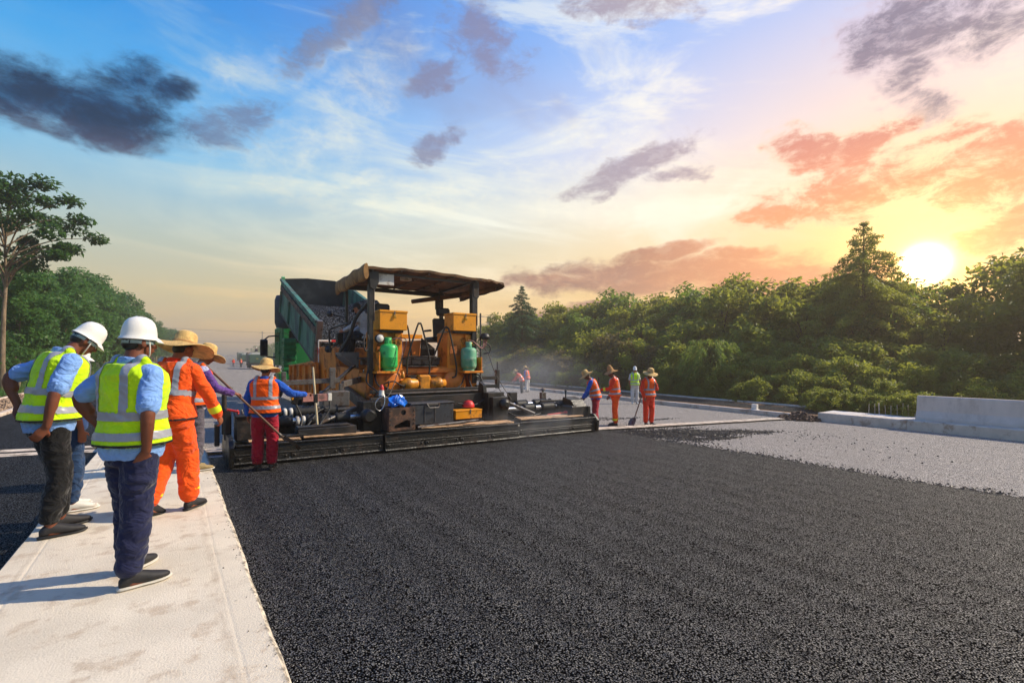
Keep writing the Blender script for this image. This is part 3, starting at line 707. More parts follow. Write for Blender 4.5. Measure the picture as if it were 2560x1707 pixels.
# distant wood behind the truck queue
rg = np.random.default_rng(77); cen, rad = [], []
for k in range(150):
    t = rg.random(); y = 170+t*230; x = medR(y)+24+rg.random()*55+(0 if t > .3 else 6); hh = rg.uniform(3, 8)
    for j in range(3): cen.append((x+rg.normal()*1.5, y+rg.normal()*1.5, rise(y)-.5+hh*(.25+.3*j))); rad.append(hh*.33*(1.1-.25*j))
for k in range(60):
    y = 215+rg.random()*160; x = kerbL(y)-8-rg.random()*30; hh = rg.uniform(5, 9)
    for j in range(3): cen.append((x+rg.normal()*1.5, y+rg.normal()*1.5, rise(y)-.5+hh*(.25+.3*j))); rad.append(hh*.33*(1.1-.25*j))
V, F = leaves(cen, rad, 60, .9, rg)
o = raw('distant_wood', mesh_np('distant_wood', V, F, L_dark)); tag(o, 'hazy wood far down the road behind the queue of trucks', 'wood', kind='stuff')
# leaf litter of grass along the right edging and left row
def grass(name, label, pts, hgt, m, seed):
    rg = np.random.default_rng(seed); P = np.array(pts); N = len(P)
    d = rg.normal(size=(N, 2))*.35; h = hgt*rg.uniform(.4, 1.3, N); w = .018+.012*rg.random(N); a = rg.uniform(0, 6.3, N)
    s = np.stack([np.cos(a)*w, np.sin(a)*w, np.zeros(N)], 1); tip = P+np.stack([d[:, 0]*h, d[:, 1]*h, h], 1)
    V = np.stack([P-s, P+s, tip], 1).reshape(-1, 3); F = np.arange(N*3).reshape(-1, 3)
    o = raw(name, mesh_np(name, V, F, m)); return tag(o, label, 'grass', kind='stuff')
pt = []
for _ in range(26000):
    y = rv.uniform(-6, 45); pt.append((edge(y)+rv.random()**1.4*3.5+.05, y, -.85))
grass('verge_grass', 'weeds and grass between the right footway and the bushes', pt, .42, L_bush, 4)
pt = []
for _ in range(12000):
    y = 14+rv.random()**1.5*80; pt.append((kerbL(y)-1.9-rv.random()*3, y, -.25+rise(y)))
grass('verge_grass', 'low undergrowth beneath the left row of trees', pt, .5, L_left, 5)
# ------------------------------------------------------------------ paver
M_or = mat('paver_orange_paint', (226,132,18), .42, var=.12, vs=3, dirt=(116,68,24), dirt_amt=.34, ds=2.6, spec=.5, bump=.08, bs=30)
M_orb = mat('paver_brown_orange_side', (204,112,26), .45, var=.14, vs=2.4, dirt=(112,62,26), dirt_amt=.36, ds=2.2, bump=.1, bs=20)
M_yb = mat('toolbox_yellow_paint', (226,146,14), .38, var=.08, vs=3, dirt=(150,92,20), dirt_amt=.22, ds=5, spec=.5)
M_blk = mat('black_steel', (26,25,26), .45, var=.4, vs=5, dirt=(58,46,38), dirt_amt=.35, ds=4, bump=.25, bs=30)
M_tar = mat('tar_coated_steel', (14,13,13), .4, var=.5, vs=6, dirt=(52,40,32), dirt_amt=.30, ds=5, bump=.6, bs=26)
M_gry = mat('worn_grey_steel', (104,100,98), .45, metal=.5, var=.25, vs=6, dirt=(70,52,40), dirt_amt=.4, ds=6)
M_chr = mat('bright_rod', (190,190,194), .25, metal=.9, var=.1, vs=8)
M_rust = mat('rusty_plate', (104,70,50), .7, var=.35, vs=8, dirt=(52,42,38), dirt_amt=.55, ds=5, bump=.3, bs=40)
M_wood = mat('old_plank', (204,164,124), .85, var=.30, vs=4, dirt=(66,48,36), dirt_amt=.42, ds=7, bump=.5, bs=30, stretch=(.6,6,6))
M_tarp = mat('brown_canvas', (104,72,40), .85, var=.3, vs=4, dirt=(56,38,22), dirt_amt=.45, ds=3, bump=.5, bs=14)
M_rub = mat('black_rubber', (20,20,21), .6, var=.3, vs=10, dirt=(60,54,50), dirt_amt=.2, ds=8)
M_gas1 = mat('bright_green_bottle_paint', (52,186,92), .42, var=.10, vs=5, dirt=(30,110,60), dirt_amt=.3, ds=5)
M_gas2 = mat('faded_green_bottle_paint', (92,160,126), .5, var=.14, vs=5, dirt=(150,176,150), dirt_amt=.30, ds=7)
M_wht = mat('dusty_white_paint', (208,204,196), .6, var=.1, vs=5, dirt=(150,140,128), dirt_amt=.35, ds=5)
M_pinkish = mat('faded_red_white_bar', (176,120,112), .6, var=.2, vs=5, dirt=(90,70,66), dirt_amt=.4, ds=6)
M_redp = mat('signal_red_paint', (196,34,34), .5, var=.15, vs=5)
M_bluebag = mat('blue_plastic_film', (14,108,214), .3, var=.25, vs=9, spec=.6)
M_glassd = mat('dark_glass', (18,22,26), .08, var=.1, spec=.7)
M_brass = mat('brass_valve', (176,136,60), .35, metal=.8, var=.2)
M_orcyl = mat('oily_orange_motor', (206,132,30), .35, var=.3, vs=6, dirt=(84,56,24), dirt_amt=.4, ds=5)

pv = thing('asphalt_paver', 'orange asphalt paver with brown canvas roof and wide black screed', 'paver', (4.7, 8.4, -.2))
def P(n, m, fn, parent=None): return part(n, m, parent or pv, fn)
def gz(x): return zg(x)
# --- screed
def yo(x): return .06*(x-.7)
def screed(x0, x1, y0, y1, top, n=3):
    L = x1-x0
    def body(mb):
        poly = [(y0, 0.012), (y0-.03, .05), (y0, .10), (y0, top-.05), (y0+.02, top-.01), (y1, top-.01), (y1, .05), (y1+.05, .012)]
        rows = [[(x, p[0]+yo(x), gz(x)+p[1]) for p in poly+poly[:1]] for x in (x0, x1)]
        mb.sheet(rows, False)
        for r, rev in ((rows[0][:-1], 0), (rows[1][:-1], 1)): mb.add(r, [tuple(range(len(poly))) if rev else tuple(reversed(range(len(poly))))])
    s = P('screed_body', M_tar, body)
    def lip(mb):
        mb.bar((x0+.01, y0-.005+yo(x0), gz(x0)+top+.005), (x1-.01, y0-.005+yo(x1), gz(x1)+top+.005), .05, .03)
        mb.bar((x0+.01, y0-.012+yo(x0), gz(x0)+top*.55), (x1-.01, y0-.012+yo(x1), gz(x1)+top*.55), .02, .03)
    part('edge_lip', M_tar, s, lip)
    def plates(mb):
        for k in range(n):
            a = x0+L*(k+.02)/n; b = x0+L*(k+.98)/n; mb.bar((a, y0-.014+yo(a), gz(a)+top*.30), (b, y0-.014+yo(b), gz(b)+top*.30), .012, top*.34)
            for xx in (a+.05, b-.05): mb.lathe([(.018, 0), (.018, .016), (.0001, .018)], (xx, y0-.02+yo(xx), gz(xx)+top*.38), (0,-1,0), 8)
    part('wear_plate', M_tar, s, plates)
    return s
sl = screed(.74, 3.05, 8.14, 8.85, .31); sm = screed(3.07, 6.15, 8.08, 8.9, .34, 4); sr = screed(6.17, 8.60, 8.12, 8.85, .35)
for k, (x0, x1, y, w, tk) in enumerate(((.95, 1.7, 8.40, .16, .03), (1.75, 2.9, 8.44, .16, .03), (1.45, 2.75, 8.66, .10, .05), (3.8, 4.7, 8.39, .12, .03), (4.2, 6.0, 8.46, .13, .035), (3.9, 5.6, 8.56, .10, .03), (4.9, 6.05, 8.62, .13, .03), (6.3, 7.6, 8.66, .18, .03), (7.1, 8.3, 8.72, .15, .03), (6.4, 7.9, 8.88, .13, .03), (4.55, 5.95, 8.54, .10, .05))):
    P('plank', M_wood, lambda mb: mb.bar((x0, y+R.uniform(-.02, .02), gz(x0)+.325+tk/2+.012*(k % 2)+(.04 if x0 > 3 else 0)+(.02 if x0 > 6 else 0)), (x1, y+R.uniform(-.03, .03), gz(x1)+.325+tk/2+.012*(k % 2)+(.04 if x0 > 3 else 0)+(.02 if x0 > 6 else 0)), w, tk))
P('steel_pipe', M_gry, lambda mb: mb.tube([(3.75, 8.36, .20), (5.1, 8.40, .235)], .028, 10))
P('deck_tray', M_blk, lambda mb: (mb.box((2.15, 8.56, .26), (.95, .30, .13)), mb.box((2.1, 8.55, .345), (.85, .2, .03))))
for xe, w in ((.70, -1), (8.64, 1)):
    y0 = 8.06 if w < 0 else 8.52
    def endp(mb): mb.prism([(y0, gz(xe)+.02), (y0-.02, gz(xe)+.30), (y0+.12, gz(xe)+.44), (y0+1.0, gz(xe)+.44), (y0+1.25, gz(xe)+.2), (y0+1.25, gz(xe)+.02)], xe-.03, xe+.03)
    P('end_plate', M_tar, endp)
# extension tubes with bellows
def bellows(mb, x0, x1, y, z, r):
    n = int((x1-x0)/.035); mb.lathe([(r*(1 if k % 2 else .78), (x1-x0)*k/n) for k in range(n+1)], (x0, y, z), (1,0,0), 16)
for (x0, x1, y, z) in ((1.25, 3.2, 9.02, .40), (1.1, 3.2, 9.30, .52), (6.0, 8.2, 9.3, .30), (6.0, 8.0, 9.62, .36)):
    t_ = P('guide_tube', M_chr if y < 9.1 or x0 > 5 else M_blk, lambda mb: mb.tube([(x0, y, z), (x1, y, z)], .055, 14))
    c0 = x0+.12 if x0 < 3 else x0+.9
    for a, b in ((c0, c0+.32), (c0+.55, c0+.95), (c0+1.05, c0+1.3)): part('bellows', M_rub, t_, lambda mb: bellows(mb, a, min(b, x1), y, z, .115))
    if x0 < 3:
        for xx in (c0+.38, c0+.48): part('clamp', M_wht, t_, lambda mb: mb.lathe([(.075, 0), (.085, .01), (.085, .045), (.075, .055)], (xx, y, z), (1,0,0), 14))
P('brace_pipe', M_gry, lambda mb: mb.tube([(1.72, 8.68, .24), (3.16, 9.32, .64)], .032, 12))
P('brace_pipe', M_gry, lambda mb: mb.tube([(5.8, 9.35, .72), (6.95, 8.92, .2)], .04, 12))
P('brace_pipe', M_gry, lambda mb: mb.tube([(6.9, 8.95, .12), (8.4, 8.98, .10)], .03, 10))
P('extension_beam', M_blk, lambda mb: mb.box((7.5, 9.45, .10), (2.7, .12, .24)))
P('extension_beam', M_blk, lambda mb: mb.box((2.0, 9.2, .22), (2.3, .10, .26)))
P('rear_wall_plate', M_blk, lambda mb: (mb.box((4.65, 9.12, .42), (3.1, .08, .62)), mb.box((3.35, 8.9, .35), (.35, .5, .5)), mb.box((5.85, 8.95, .38), (.4, .5, .55))))
P('adjuster_housing', M_tar, lambda mb: (mb.box((3.02, 8.95, .42), (.34, .4, .55)), mb.lathe([(.10, 0), (.13, .03), (.13, .18), (.09, .22)], (2.9, 8.72, .45), (0,-1,0), 14)))
P('adjuster_housing', M_tar, lambda mb: (mb.box((5.78, 9.0, .50), (.36, .36, .5)), mb.lathe([(.09, 0), (.12, .03), (.12, .2), (.05, .24)], (5.92, 8.8, .5), (0,-1,0), 14), mb.prism([(9.0, .74), (9.25, .74), (9.2, .98), (9.02, .90)], 5.6, 5.68)))
# cross beams behind the screed
P('cross_beam', M_blk, lambda mb: (mb.box((4.62, 9.5, .70), (2.5, .16, .13)), mb.box((4.62, 9.72, .80), (2.6, .1, .07))))
P('step_board', M_gry, lambda mb: mb.box((4.7, 9.42, .775), (2.3, .20, .02)))
# rust bracket with round and triangular openings
def plate_hole(outer, holes, y, th):
    bm = bmesh.new(); edges = []
    for loop in [outer]+holes:
        vs = [bm.verts.new((p[0], y, p[1])) for p in loop]
        edges += [bm.edges.new((vs[i], vs[(i+1) % len(vs)])) for i in range(len(vs))]
    r = bmesh.ops.triangle_fill(bm, edges=edges, use_beauty=True)
    ex = bmesh.ops.extrude_face_region(bm, geom=bm.faces[:])
    bmesh.ops.translate(bm, vec=(0, th, 0), verts=[v for v in ex['geom'] if isinstance(v, bmesh.types.BMVert)])
    mb = MB(); bm.verts.index_update(); mb.add([v.co[:] for v in bm.verts], [[v.index for v in f.verts] for f in bm.faces]); bm.free(); return mb
circ = lambda cx, cz, r, n=18: [(cx+r*math.cos(2*math.pi*k/n), cz+r*math.sin(2*math.pi*k/n)) for k in range(n)]
pl = obj('rust_bracket', plate_hole([(3.19,.17),(3.70,.17),(3.70,.59),(3.19,.59)], [circ(3.47,.50,.05), [(3.30,.22),(3.60,.22),(3.60,.34),(3.53,.36),(3.30,.27)]], 8.36, .02), M_rust, pv)
part('bracket_side', M_rust, pl, lambda mb: (mb.box((3.20, 8.52, .38), (.02, .28, .42)), mb.box((3.69, 8.52, .38), (.02, .28, .42)), mb.box((3.445, 8.5, .175), (.5, .26, .02))))
for k in range(10): part('bolt', M_blk, pl, lambda mb: mb.lathe([(.012, 0), (.012, .01), (.0001, .012)], (3.215 if k % 2 else 3.675, 8.36, .21+.08*(k//2)), (0,-1,0), 6))
# dark chest
ch_ = P('dark_chest', mat('dark_grey_chest', (48,52,60), .45, var=.2, vs=4, dirt=(30,28,28), dirt_amt=.4, ds=4), lambda mb: (mb.box((4.18, 8.78, .40), (.92, .36, .40), bev=.02), mb.box((4.18, 8.78, .615), (.95, .38, .035), bev=.012)))
part('chest_handle', M_gry, ch_, lambda mb: mb.tube([(4.05, 8.59, .60), (4.08, 8.55, .53), (4.28, 8.55, .53), (4.31, 8.59, .60)], .012, 8))
part('latch', M_gry, ch_, lambda mb: (mb.box((4.18, 8.595, .60), (.30, .02, .05)), mb.box((4.0, 8.595, .42), (.012, .012, .34)), mb.box((4.22, 8.596, .42), (.012, .012, .34))))
# --- tractor: rear body, motors
def body(mb):
    mb.box((4.65, 10.45, 1.0), (2.3, .5, .62), bev=.02)
P('rear_body', M_orb, body)
P('rear_frame', M_orb, lambda mb: (mb.box((3.42, 10.3, .82), (.16, .5, .72), bev=.015), mb.box((5.98, 10.3, .82), (.16, .5, .72), bev=.015), mb.box((4.7, 10.15, 1.22), (2.4, .10, .10))))
mo = P('drive_motor', M_orcyl, lambda mb: mb.box((4.62, 10.05, .92), (.30, .3, .42), bev=.04))
for sx in (-1, 1):
    part('motor_end', M_orcyl, mo, lambda mb: mb.lathe([(.10, .15), (.12, .17), (.12, .30), (.135, .32), (.135, .42), (.09, .46), (.09, .54), (.0001, .55)], (4.62, 10.0, .93), (sx,0,0), 18))
P('auger_gear', M_orb, lambda mb: mb.lathe([(.3, 0), (.34, .05), (.34, .14), (.22, .18), (.0001, .19)], (3.85, 10.2, .95), (0,-1,0), 22))
P('auger_gear', M_orb, lambda mb: (mb.lathe([(.26, 0), (.30, .05), (.30, .14), (.2, .18), (.0001, .19)], (5.45, 10.2, .92), (0,-1,0), 22)))
P('hopper_conveyor_cover', M_blk, lambda mb: mb.box((4.7, 10.9, 1.3), (1.2, .5, .3)))
# tracks
for x in (3.62, 5.78):
    tr = P('crawler_track', M_rub, lambda mb: mb.prism([(10.9,.0-.18), (14.0,-.18), (14.3,.05), (14.3,.3), (14.0,.5), (10.9,.5), (10.6,.3), (10.6,.05)], x-.2, x+.2))
    for k in range(26): part('track_shoe', M_blk, tr, lambda mb: mb.box((x, 10.75+k*.135, .51), (.42, .09, .04), bev=.006))
    for yy_ in (10.95, 11.8, 12.7, 13.6, 13.95): part('track_wheel', M_gry, tr, lambda mb: mb.lathe([(.2, 0), (.2, .03), (.08, .05), (.0001, .05)], (x-.2, yy_, .16), (-1,0,0), 16))
# tractor side and hood
def side(mb):
    mb.prism([(10.6,.5),(10.6,1.25),(11.3,1.28),(12.35,1.30),(12.7,1.82),(14.1,1.82),(14.4,1.5),(14.4,.42),(14.0,.36),(11.0,.36)], 3.36, 3.44)
P('side_panel', M_orb, side)
P('side_panel', M_orb, lambda mb: mb.prism([(10.6,.5),(10.6,1.25),(11.3,1.28),(12.35,1.30),(12.7,1.82),(14.1,1.82),(14.4,1.5),(14.4,.42),(14.0,.36),(11.0,.36)], 5.96, 6.04))
P('hood', M_orb, lambda mb: mb.box((4.7, 13.3, 1.5), (2.5, 1.7, .58), bev=.03))
for y in (11.6, 12.5, 13.4): P('panel_rib', M_orb, lambda mb: mb.bar((3.345, y, .42), (3.345, y, 1.2), .03, .05))
# hopper wings ahead of the tractor
for sx, x in ((-1, 3.25), (1, 6.15)):
    def wing(mb):
        mb.prism([(13.85,.35),(13.9,1.38),(14.6,1.42),(17.2,1.30),(17.45,1.05),(17.4,.35)], x-.035, x+.035)
        for y in (14.1, 14.9, 15.7, 16.5, 17.2): mb.bar((x+sx*.06, y, .36), (x+sx*.06, y, 1.30), .06, .10)
        mb.bar((x+sx*.04, 13.9, 1.38), (x+sx*.04, 17.3, 1.28), .10, .05)
    P('hopper_wing', M_orb, wing)
P('hopper_floor', M_blk, lambda mb: (mb.box((4.7, 15.6, .45), (2.8, 3.4, .1)), mb.box((4.7, 17.5, .4), (2.9, .2, .35))))
mk = P('warning_frame', M_wht, lambda mb: (mb.bar((3.3, 13.95, 1.40), (3.3, 13.95, 2.02), .05, .02), mb.bar((3.3, 13.95, 2.0), (3.95, 13.95, 2.0), .05, .05)))
part('red_band', M_redp, mk, lambda mb: (mb.box((3.3, 13.948, 1.72), (.056, .028, .18)), mb.box((3.72, 13.948, 2.0), (.16, .056, .056))))
# --- cabinets with tool boxes, bottles
def cabinet(x0, x1, zb, zt, lid_z, right):
    c = P('cabinet', M_or, lambda mb: (mb.box(((x0+x1)/2, 10.45, (zb+zt)/2), (x1-x0, .55, zt-zb), bev=.015), mb.box(((x0+x1)/2+.2, 10.14, (zb+zt)/2), (.16, .06, (zt-zb)*.9))))
    part('cabinet_panel', M_orb, c, lambda mb: mb.box(((x0+x1)/2-.12, 10.165, (zb+zt)/2), (.30, .01, (zt-zb)*.6)))
    b = P('tool_box', M_yb, lambda mb: mb.box(((x0+x1)/2+.04, 10.22, lid_z+.19), (.62, .46, .38), bev=.008))
    part('box_lid', M_yb, b, lambda mb: (mb.box(((x0+x1)/2+.04, 10.22, lid_z+.40), (.645, .485, .05), bev=.008)))
    hp = part('hasp', M_gry, b, lambda mb: mb.box(((x0+x1)/2+.06, 9.982, lid_z+.36), (.035, .012, .10)))
    part('padlock', M_brass, b, lambda mb: (mb.box(((x0+x1)/2+.06, 9.965, lid_z+.275), (.05, .02, .05)), mb.tube([((x0+x1)/2+.045, 9.968, lid_z+.30), ((x0+x1)/2+.045, 9.968, lid_z+.335), ((x0+x1)/2+.075, 9.968, lid_z+.335), ((x0+x1)/2+.075, 9.968, lid_z+.30)], .006, 6)))
    part('seam', M_blk, b, lambda mb: mb.box(((x0+x1)/2+.04, 10.22, lid_z+.374), (.628, .468, .006)))
    P('box_bracket', M_blk, lambda mb: mb.box(((x0+x1)/2+.04, 10.25, lid_z-.03), (.5, .4, .05)))
cabinet(3.56, 4.20, 1.15, 2.10, 2.115, 0); cabinet(5.32, 5.98, 1.15, 2.12, 2.155, 1)
P('bottle_shelf', M_or, lambda mb: (mb.box((3.72, 9.98, 1.2), (.5, .40, .05)), mb.box((3.54, 9.99, 1.42), (.03, .36, .42))))
P('bottle_shelf', M_or, lambda mb: (mb.box((5.82, 9.98, 1.18), (.52, .40, .05)), mb.box((6.05, 9.99, 1.36), (.03, .36, .34))))
P('hazard_cone_light', M_orcyl, lambda mb: mb.lathe([(.03, 0), (.05, .05), (.02, .16), (.0001, .17)], (4.05, 9.8, 1.06), n=12))
# seats
for x in (3.95, 5.52):
    s = P('seat', M_rub, lambda mb: (mb.box((x, 11.15, 1.98), (.5, .48, .13), bev=.05), mb.box((x, 10.88, 2.25), (.46, .12, .5), rot=(-.12,0,0), bev=.05)))
    part('headrest', M_rub, s, lambda mb: mb.box((x, 10.80, 2.66), (.36, .13, .20), rot=(-.1,0,0), bev=.055))
    part('armrest', M_rub, s, lambda mb: mb.box((x-.27, 11.1, 2.2), (.07, .34, .05), bev=.02))
# platform, consoles, rails
P('platform', M_gry, lambda mb: (mb.box((4.7, 11.3, 1.5), (2.7, 1.5, .05)), mb.box((4.7, 10.62, 1.42), (2.6, .06, .14))))
def well(mb):
    n = 7; rows = []
    for y in (10.72, 11.36):
        rows.append([(3.05+.34*(1-math.cos(math.pi/2*k/n)), y, 1.28+.34*(1-math.sin(math.pi/2*k/n))*0+.36*(1-k/n)) for k in range(n+1)])
    mb.sheet(rows)
    for r in rows: mb.add(r+[(3.4, r[0][1], 1.64)], [tuple(range(n+2))])
P('foot_well', mat('grey_footwell', (96,92,90), .5, var=.2, vs=4, dirt=(60,52,46), dirt_amt=.35, ds=4), well)
P('guard_rail', M_blk, lambda mb: (mb.tube([(3.05, 11.75, 1.64), (3.02, 11.75, 2.1), (3.10, 11.72, 2.22), (3.25, 10.9, 2.30)], .022, 8, curve=5), mb.tube([(3.05, 10.95, 1.64), (3.2, 10.75, 2.0), (3.3, 10.6, 2.4), (3.44, 10.2, 2.7)], .04, 8, curve=5)))
P('control_console', M_blk, lambda mb: (mb.box((3.25, 11.7, 1.98), (.16, .14, .26), bev=.02), mb.box((3.55, 11.78, 2.05), (.5, .22, .16), rot=(-.5,0,0), bev=.03)))
P('side_light', M_blk, lambda mb: (mb.lathe([(.03, 0), (.075, .04), (.08, .12), (.0001, .13)], (3.1, 12.0, 1.72), (-.6,-.8,0), 14), mb.tube([(3.1, 12.0, 1.74), (3.2, 11.85, 1.8)], .015, 6)))
P('side_light', M_blk, lambda mb: (mb.lathe([(.03, 0), (.06, .04), (.07, .1), (.0001, .11)], (3.12, 11.9, 2.55), (-.8,-.6,.1), 14), mb.tube([(3.14, 11.88, 2.55), (3.42, 11.85, 2.5)], .015, 6)))
hl = P('work_lamp', M_blk, lambda mb: mb.lathe([(.04, 0), (.09, .03), (.10, .12), (.085, .13)], (3.58, 10.02, 1.92), (0,-1,0), 16))
part('lens', M_wht, hl, lambda mb: mb.lathe([(.08, 0), (.06, .02), (.0001, .028)], (3.58, 9.892, 1.92), (0,-1,0), 16))
def loop_rail(mb, pts): mb.tube(pts, .021, 8, curve=6)
P('ladder_rail', M_blk, lambda mb: loop_rail(mb, [(4.22, 9.98, 1.15), (4.25, 9.98, 1.55), (4.46, 9.98, 2.2), (4.52, 9.98, 2.28), (4.58, 9.98, 2.2), (4.76, 9.98, 1.5), (4.74, 9.98, 1.1), (4.66, 9.98, 1.02), (4.3, 9.98, 1.06)]))
P('ladder_rail', M_blk, lambda mb: loop_rail(mb, [(4.24, 10.4, 1.2), (4.26, 10.4, 2.0), (4.34, 10.4, 2.25), (4.42, 10.4, 2.2), (4.5, 10.4, 1.6), (4.52, 10.4, 1.2)]))
P('ladder_rail', M_blk, lambda mb: loop_rail(mb, [(4.9, 10.3, 1.2), (5.0, 10.2, 1.6), (5.2, 10.1, 2.18), (5.27, 10.1, 2.22), (5.32, 10.05, 2.1), (5.46, 10.0, 1.35), (5.45, 10.0, 1.1), (5.36, 10.0, 1.05)]))
for z in (1.1, 1.32, 1.54): P('ladder_step', M_blk, lambda mb: mb.box((4.62, 10.12, z), (.72, .16, .03)))
P('engine_bay', M_orb, lambda mb: (mb.prism([(3.98+.55, 1.22), (4.9, 1.22), (5.0, 1.95), (4.35, 1.9)], 10.95, 11.0, 'xz'), mb.box((4.55, 10.94, 1.62), (.16, .03, .14))))
P('radiator_grille', M_blk, lambda mb: mb.prism([(4.95, 1.3), (5.35, 1.25), (5.35, 1.75), (5.0, 2.0)], 10.9, 10.95, 'xz'))
P('front_bar', M_yb, lambda mb: (mb.box((5.2, 13.0, 2.14), (1.5, .12, .12)), mb.box((4.95, 12.95, 2.2), (.06, .06, .1))))
# --- canopy
for (x, y, w) in ((3.44, 10.1, .10), (5.98, 10.1, .13), (3.44, 11.8, .06), (5.98, 11.8, .09)):
    zb = .9 if y < 11 else 1.5
    po = P('post', M_blk, lambda mb: mb.box((x, y, (zb+3.36)/2), (w, w*1.1, 3.36-zb), bev=.01))
    if y < 11:
        part('post_strut', M_gry, po, lambda mb: mb.tube([(x+w*.75, y-.02, 2.3), (x+w*.75, y-.02, 3.1)], .016, 8))
        part('gusset', M_blk, po, lambda mb: mb.prism([(x-.05, 3.36), (x+.16 if x < 4 else x+.12, 3.36), (x+.16 if x < 4 else x+.12, 3.0 if x > 4 else 3.12), (x+.08, 2.95), (x-.02, 3.0)], y-.08, y-.065, 'xz'))
P('roof_frame', M_blk, lambda mb: (mb.bar((3.4, 10.1, 3.33), (6.05, 10.1, 3.33), .05, .05), mb.bar((3.4, 11.8, 3.22), (6.05, 11.8, 3.22), .07, .10), mb.bar((3.44, 9.95, 3.36), (3.44, 12.1, 3.30), .05, .05), mb.bar((5.98, 9.95, 3.36), (5.98, 12.1, 3.30), .05, .05)))
for x in (4.1, 4.75, 5.4): P('roof_rib', M_gry, lambda mb: mb.tube([(x, 9.97, 3.405), (x, 12.1, 3.33)], .018, 8))
def roof(mb):
    ny, nx = 24, 40; rows = []
    for j in range(ny+1):
        y = 9.93+2.1*j/ny; r = []
        for i in range(nx+1):
            x = 3.30+3.0*i/nx; sag = .016*abs(math.sin((x-3.44)/.65*math.pi))+.006*math.sin(x*9+y*5)+.006*math.sin(y*13+x*3)
            z = 3.43-.045*(y-9.93)+.05*math.sin(math.pi*(x-3.3)/3.0)-sag*.8
            if x > 6.0: z += (x-6.0)*.04
            r.append((x, y, z))
        rows.append(r)
    mb.sheet(rows)
    mb.sheet([[ (p[0], p[1], p[2]-.025) for p in r] for r in rows])
    for r in (rows[0], rows[-1]): mb.sheet([r, [(p[0]+.01*math.sin(p[0]*20), p[1], p[2]-.05-.012*abs(math.sin(p[0]*6))) for p in r]])
rf = P('canvas_roof', M_tarp, roof)
def drape(mb):       # folded canvas hanging over the left edge
    rows = []
    for j in range(29):
        y = 9.86+2.16*j/28; w = 1+.12*math.sin(j*1.1)+.06*math.sin(j*2.9); zt = 3.445-.045*(y-9.93); r = []
        for k in range(13):
            a = -math.pi*.15+math.pi*1.5*k/12; r.append((3.28-.06*math.sin(a)*(1+.15*math.sin(j*.8)), y, zt-.14-.012*math.sin(j*.45)+(.165+.012*math.sin(j*.7))*math.cos(a)))
        rows.append(r)
    mb.sheet(rows); mb.add(rows[0], [tuple(range(13))]); mb.add(rows[-1], [tuple(reversed(range(13)))])
part('rolled_side', mat('light_canvas', (150,110,62), .85, var=.25, vs=5, dirt=(92,62,34), dirt_amt=.4, ds=4, bump=.4, bs=18, stretch=(1,3,1)), rf, drape)
def flap(mb):
    rows = []
    for j in range(21):
        y = 9.95+2.3*j/20; rows.append([(6.2+.58*k/8, y, 3.40-.045*(y-9.93)+.012*math.sin(k*.9)+.008*math.sin(j*1.3+k)-.02*k/8+(.05*math.sin(k/8*math.pi))) for k in range(9)])
    mb.sheet(rows)
    edge_ = [r[-1] for r in rows]; mb.sheet([edge_, [(p[0]+.03, p[1], p[2]-.10-.02*math.sin(i)) for i, p in enumerate(edge_)], [(p[0]-.04, p[1], p[2]-.16) for p in edge_]])
    fr = rows[0]; mb.sheet([fr, [(p[0], p[1]-.01, p[2]-.05-.015*math.sin(p[0]*30)) for p in fr]])
part('side_flap', M_tarp, rf, flap)
P('awning_roll', M_tarp, lambda mb: mb.tube([(5.35, 12.3, 3.06), (6.2, 11.2, 3.18), (6.72, 10.2, 3.28)], [.06, .07, .05], 10, curve=4))
P('notice_board', M_wht, lambda mb: mb.box((3.74, 10.06, 3.20), (.42, .02, .24)))
P('roof_lamp', M_wht, lambda mb: mb.box((4.35, 10.35, 3.31), (.24, .12, .08)))
P('hanging_strap', M_blk, lambda mb: mb.tube([(5.62, 11.2, 3.3), (5.63, 11.2, 3.1), (5.6, 11.2, 2.95)], .012, 6))
P('mirror_housing', M_blk, lambda mb: mb.box((5.86, 11.75, 2.95), (.14, .12, .26), bev=.02))
# --- side arms and sensors, left
P('tow_arm', M_gry, lambda mb: (mb.bar((2.75, 9.7, .98), (3.4, 10.5, 1.05), .06, .12), mb.bar((2.72, 9.68, .55), (2.72, 9.68, 1.0), .08, .08), mb.box((2.55, 9.55, .72), (.5, .3, .3), bev=.02)))
P('tow_arm', M_blk, lambda mb: (mb.bar((3.2, 10.4, 1.35), (2.1, 9.2, .72), .05, .06), mb.bar((3.35, 11.5, .75), (3.1, 9.2, .5), .10, .22)))
P('tow_arm', M_blk, lambda mb: mb.bar((6.1, 11.5, .75), (6.2, 9.4, .5), .10, .22))
P('sensor_beam', M_gry, lambda mb: (mb.bar((1.65, 9.35, 1.05), (2.6, 9.35, 1.08), .05, .09), mb.bar((2.45, 9.3, .93), (2.45, 9.3, 1.32), .06, .10), mb.bar((1.62, 9.35, .9), (1.62, 9.35, 1.25), .07, .07)))
bar_ = P('red_white_bar', M_pinkish, lambda mb: mb.bar((1.83, 8.86, .80), (2.29, 8.92, .80), .05, .13))
part('white_end', M_wht, bar_, lambda mb: mb.bar((2.26, 8.91, .80), (2.33, 8.924, .80), .056, .136))
P('grade_pole', mat('bamboo_coloured_pole', (196,182,150), .6, var=.15, vs=6), lambda mb: mb.tube([(1.97, 8.72, 1.34), (2.06, 8.72, .10)], [.017, .021], 10))
P('pole_clamp', M_blk, lambda mb: (mb.box((2.02, 8.74, .80), (.06, .08, .16), bev=.01), mb.box((2.03, 8.74, .22), (.07, .06, .07), bev=.01)))
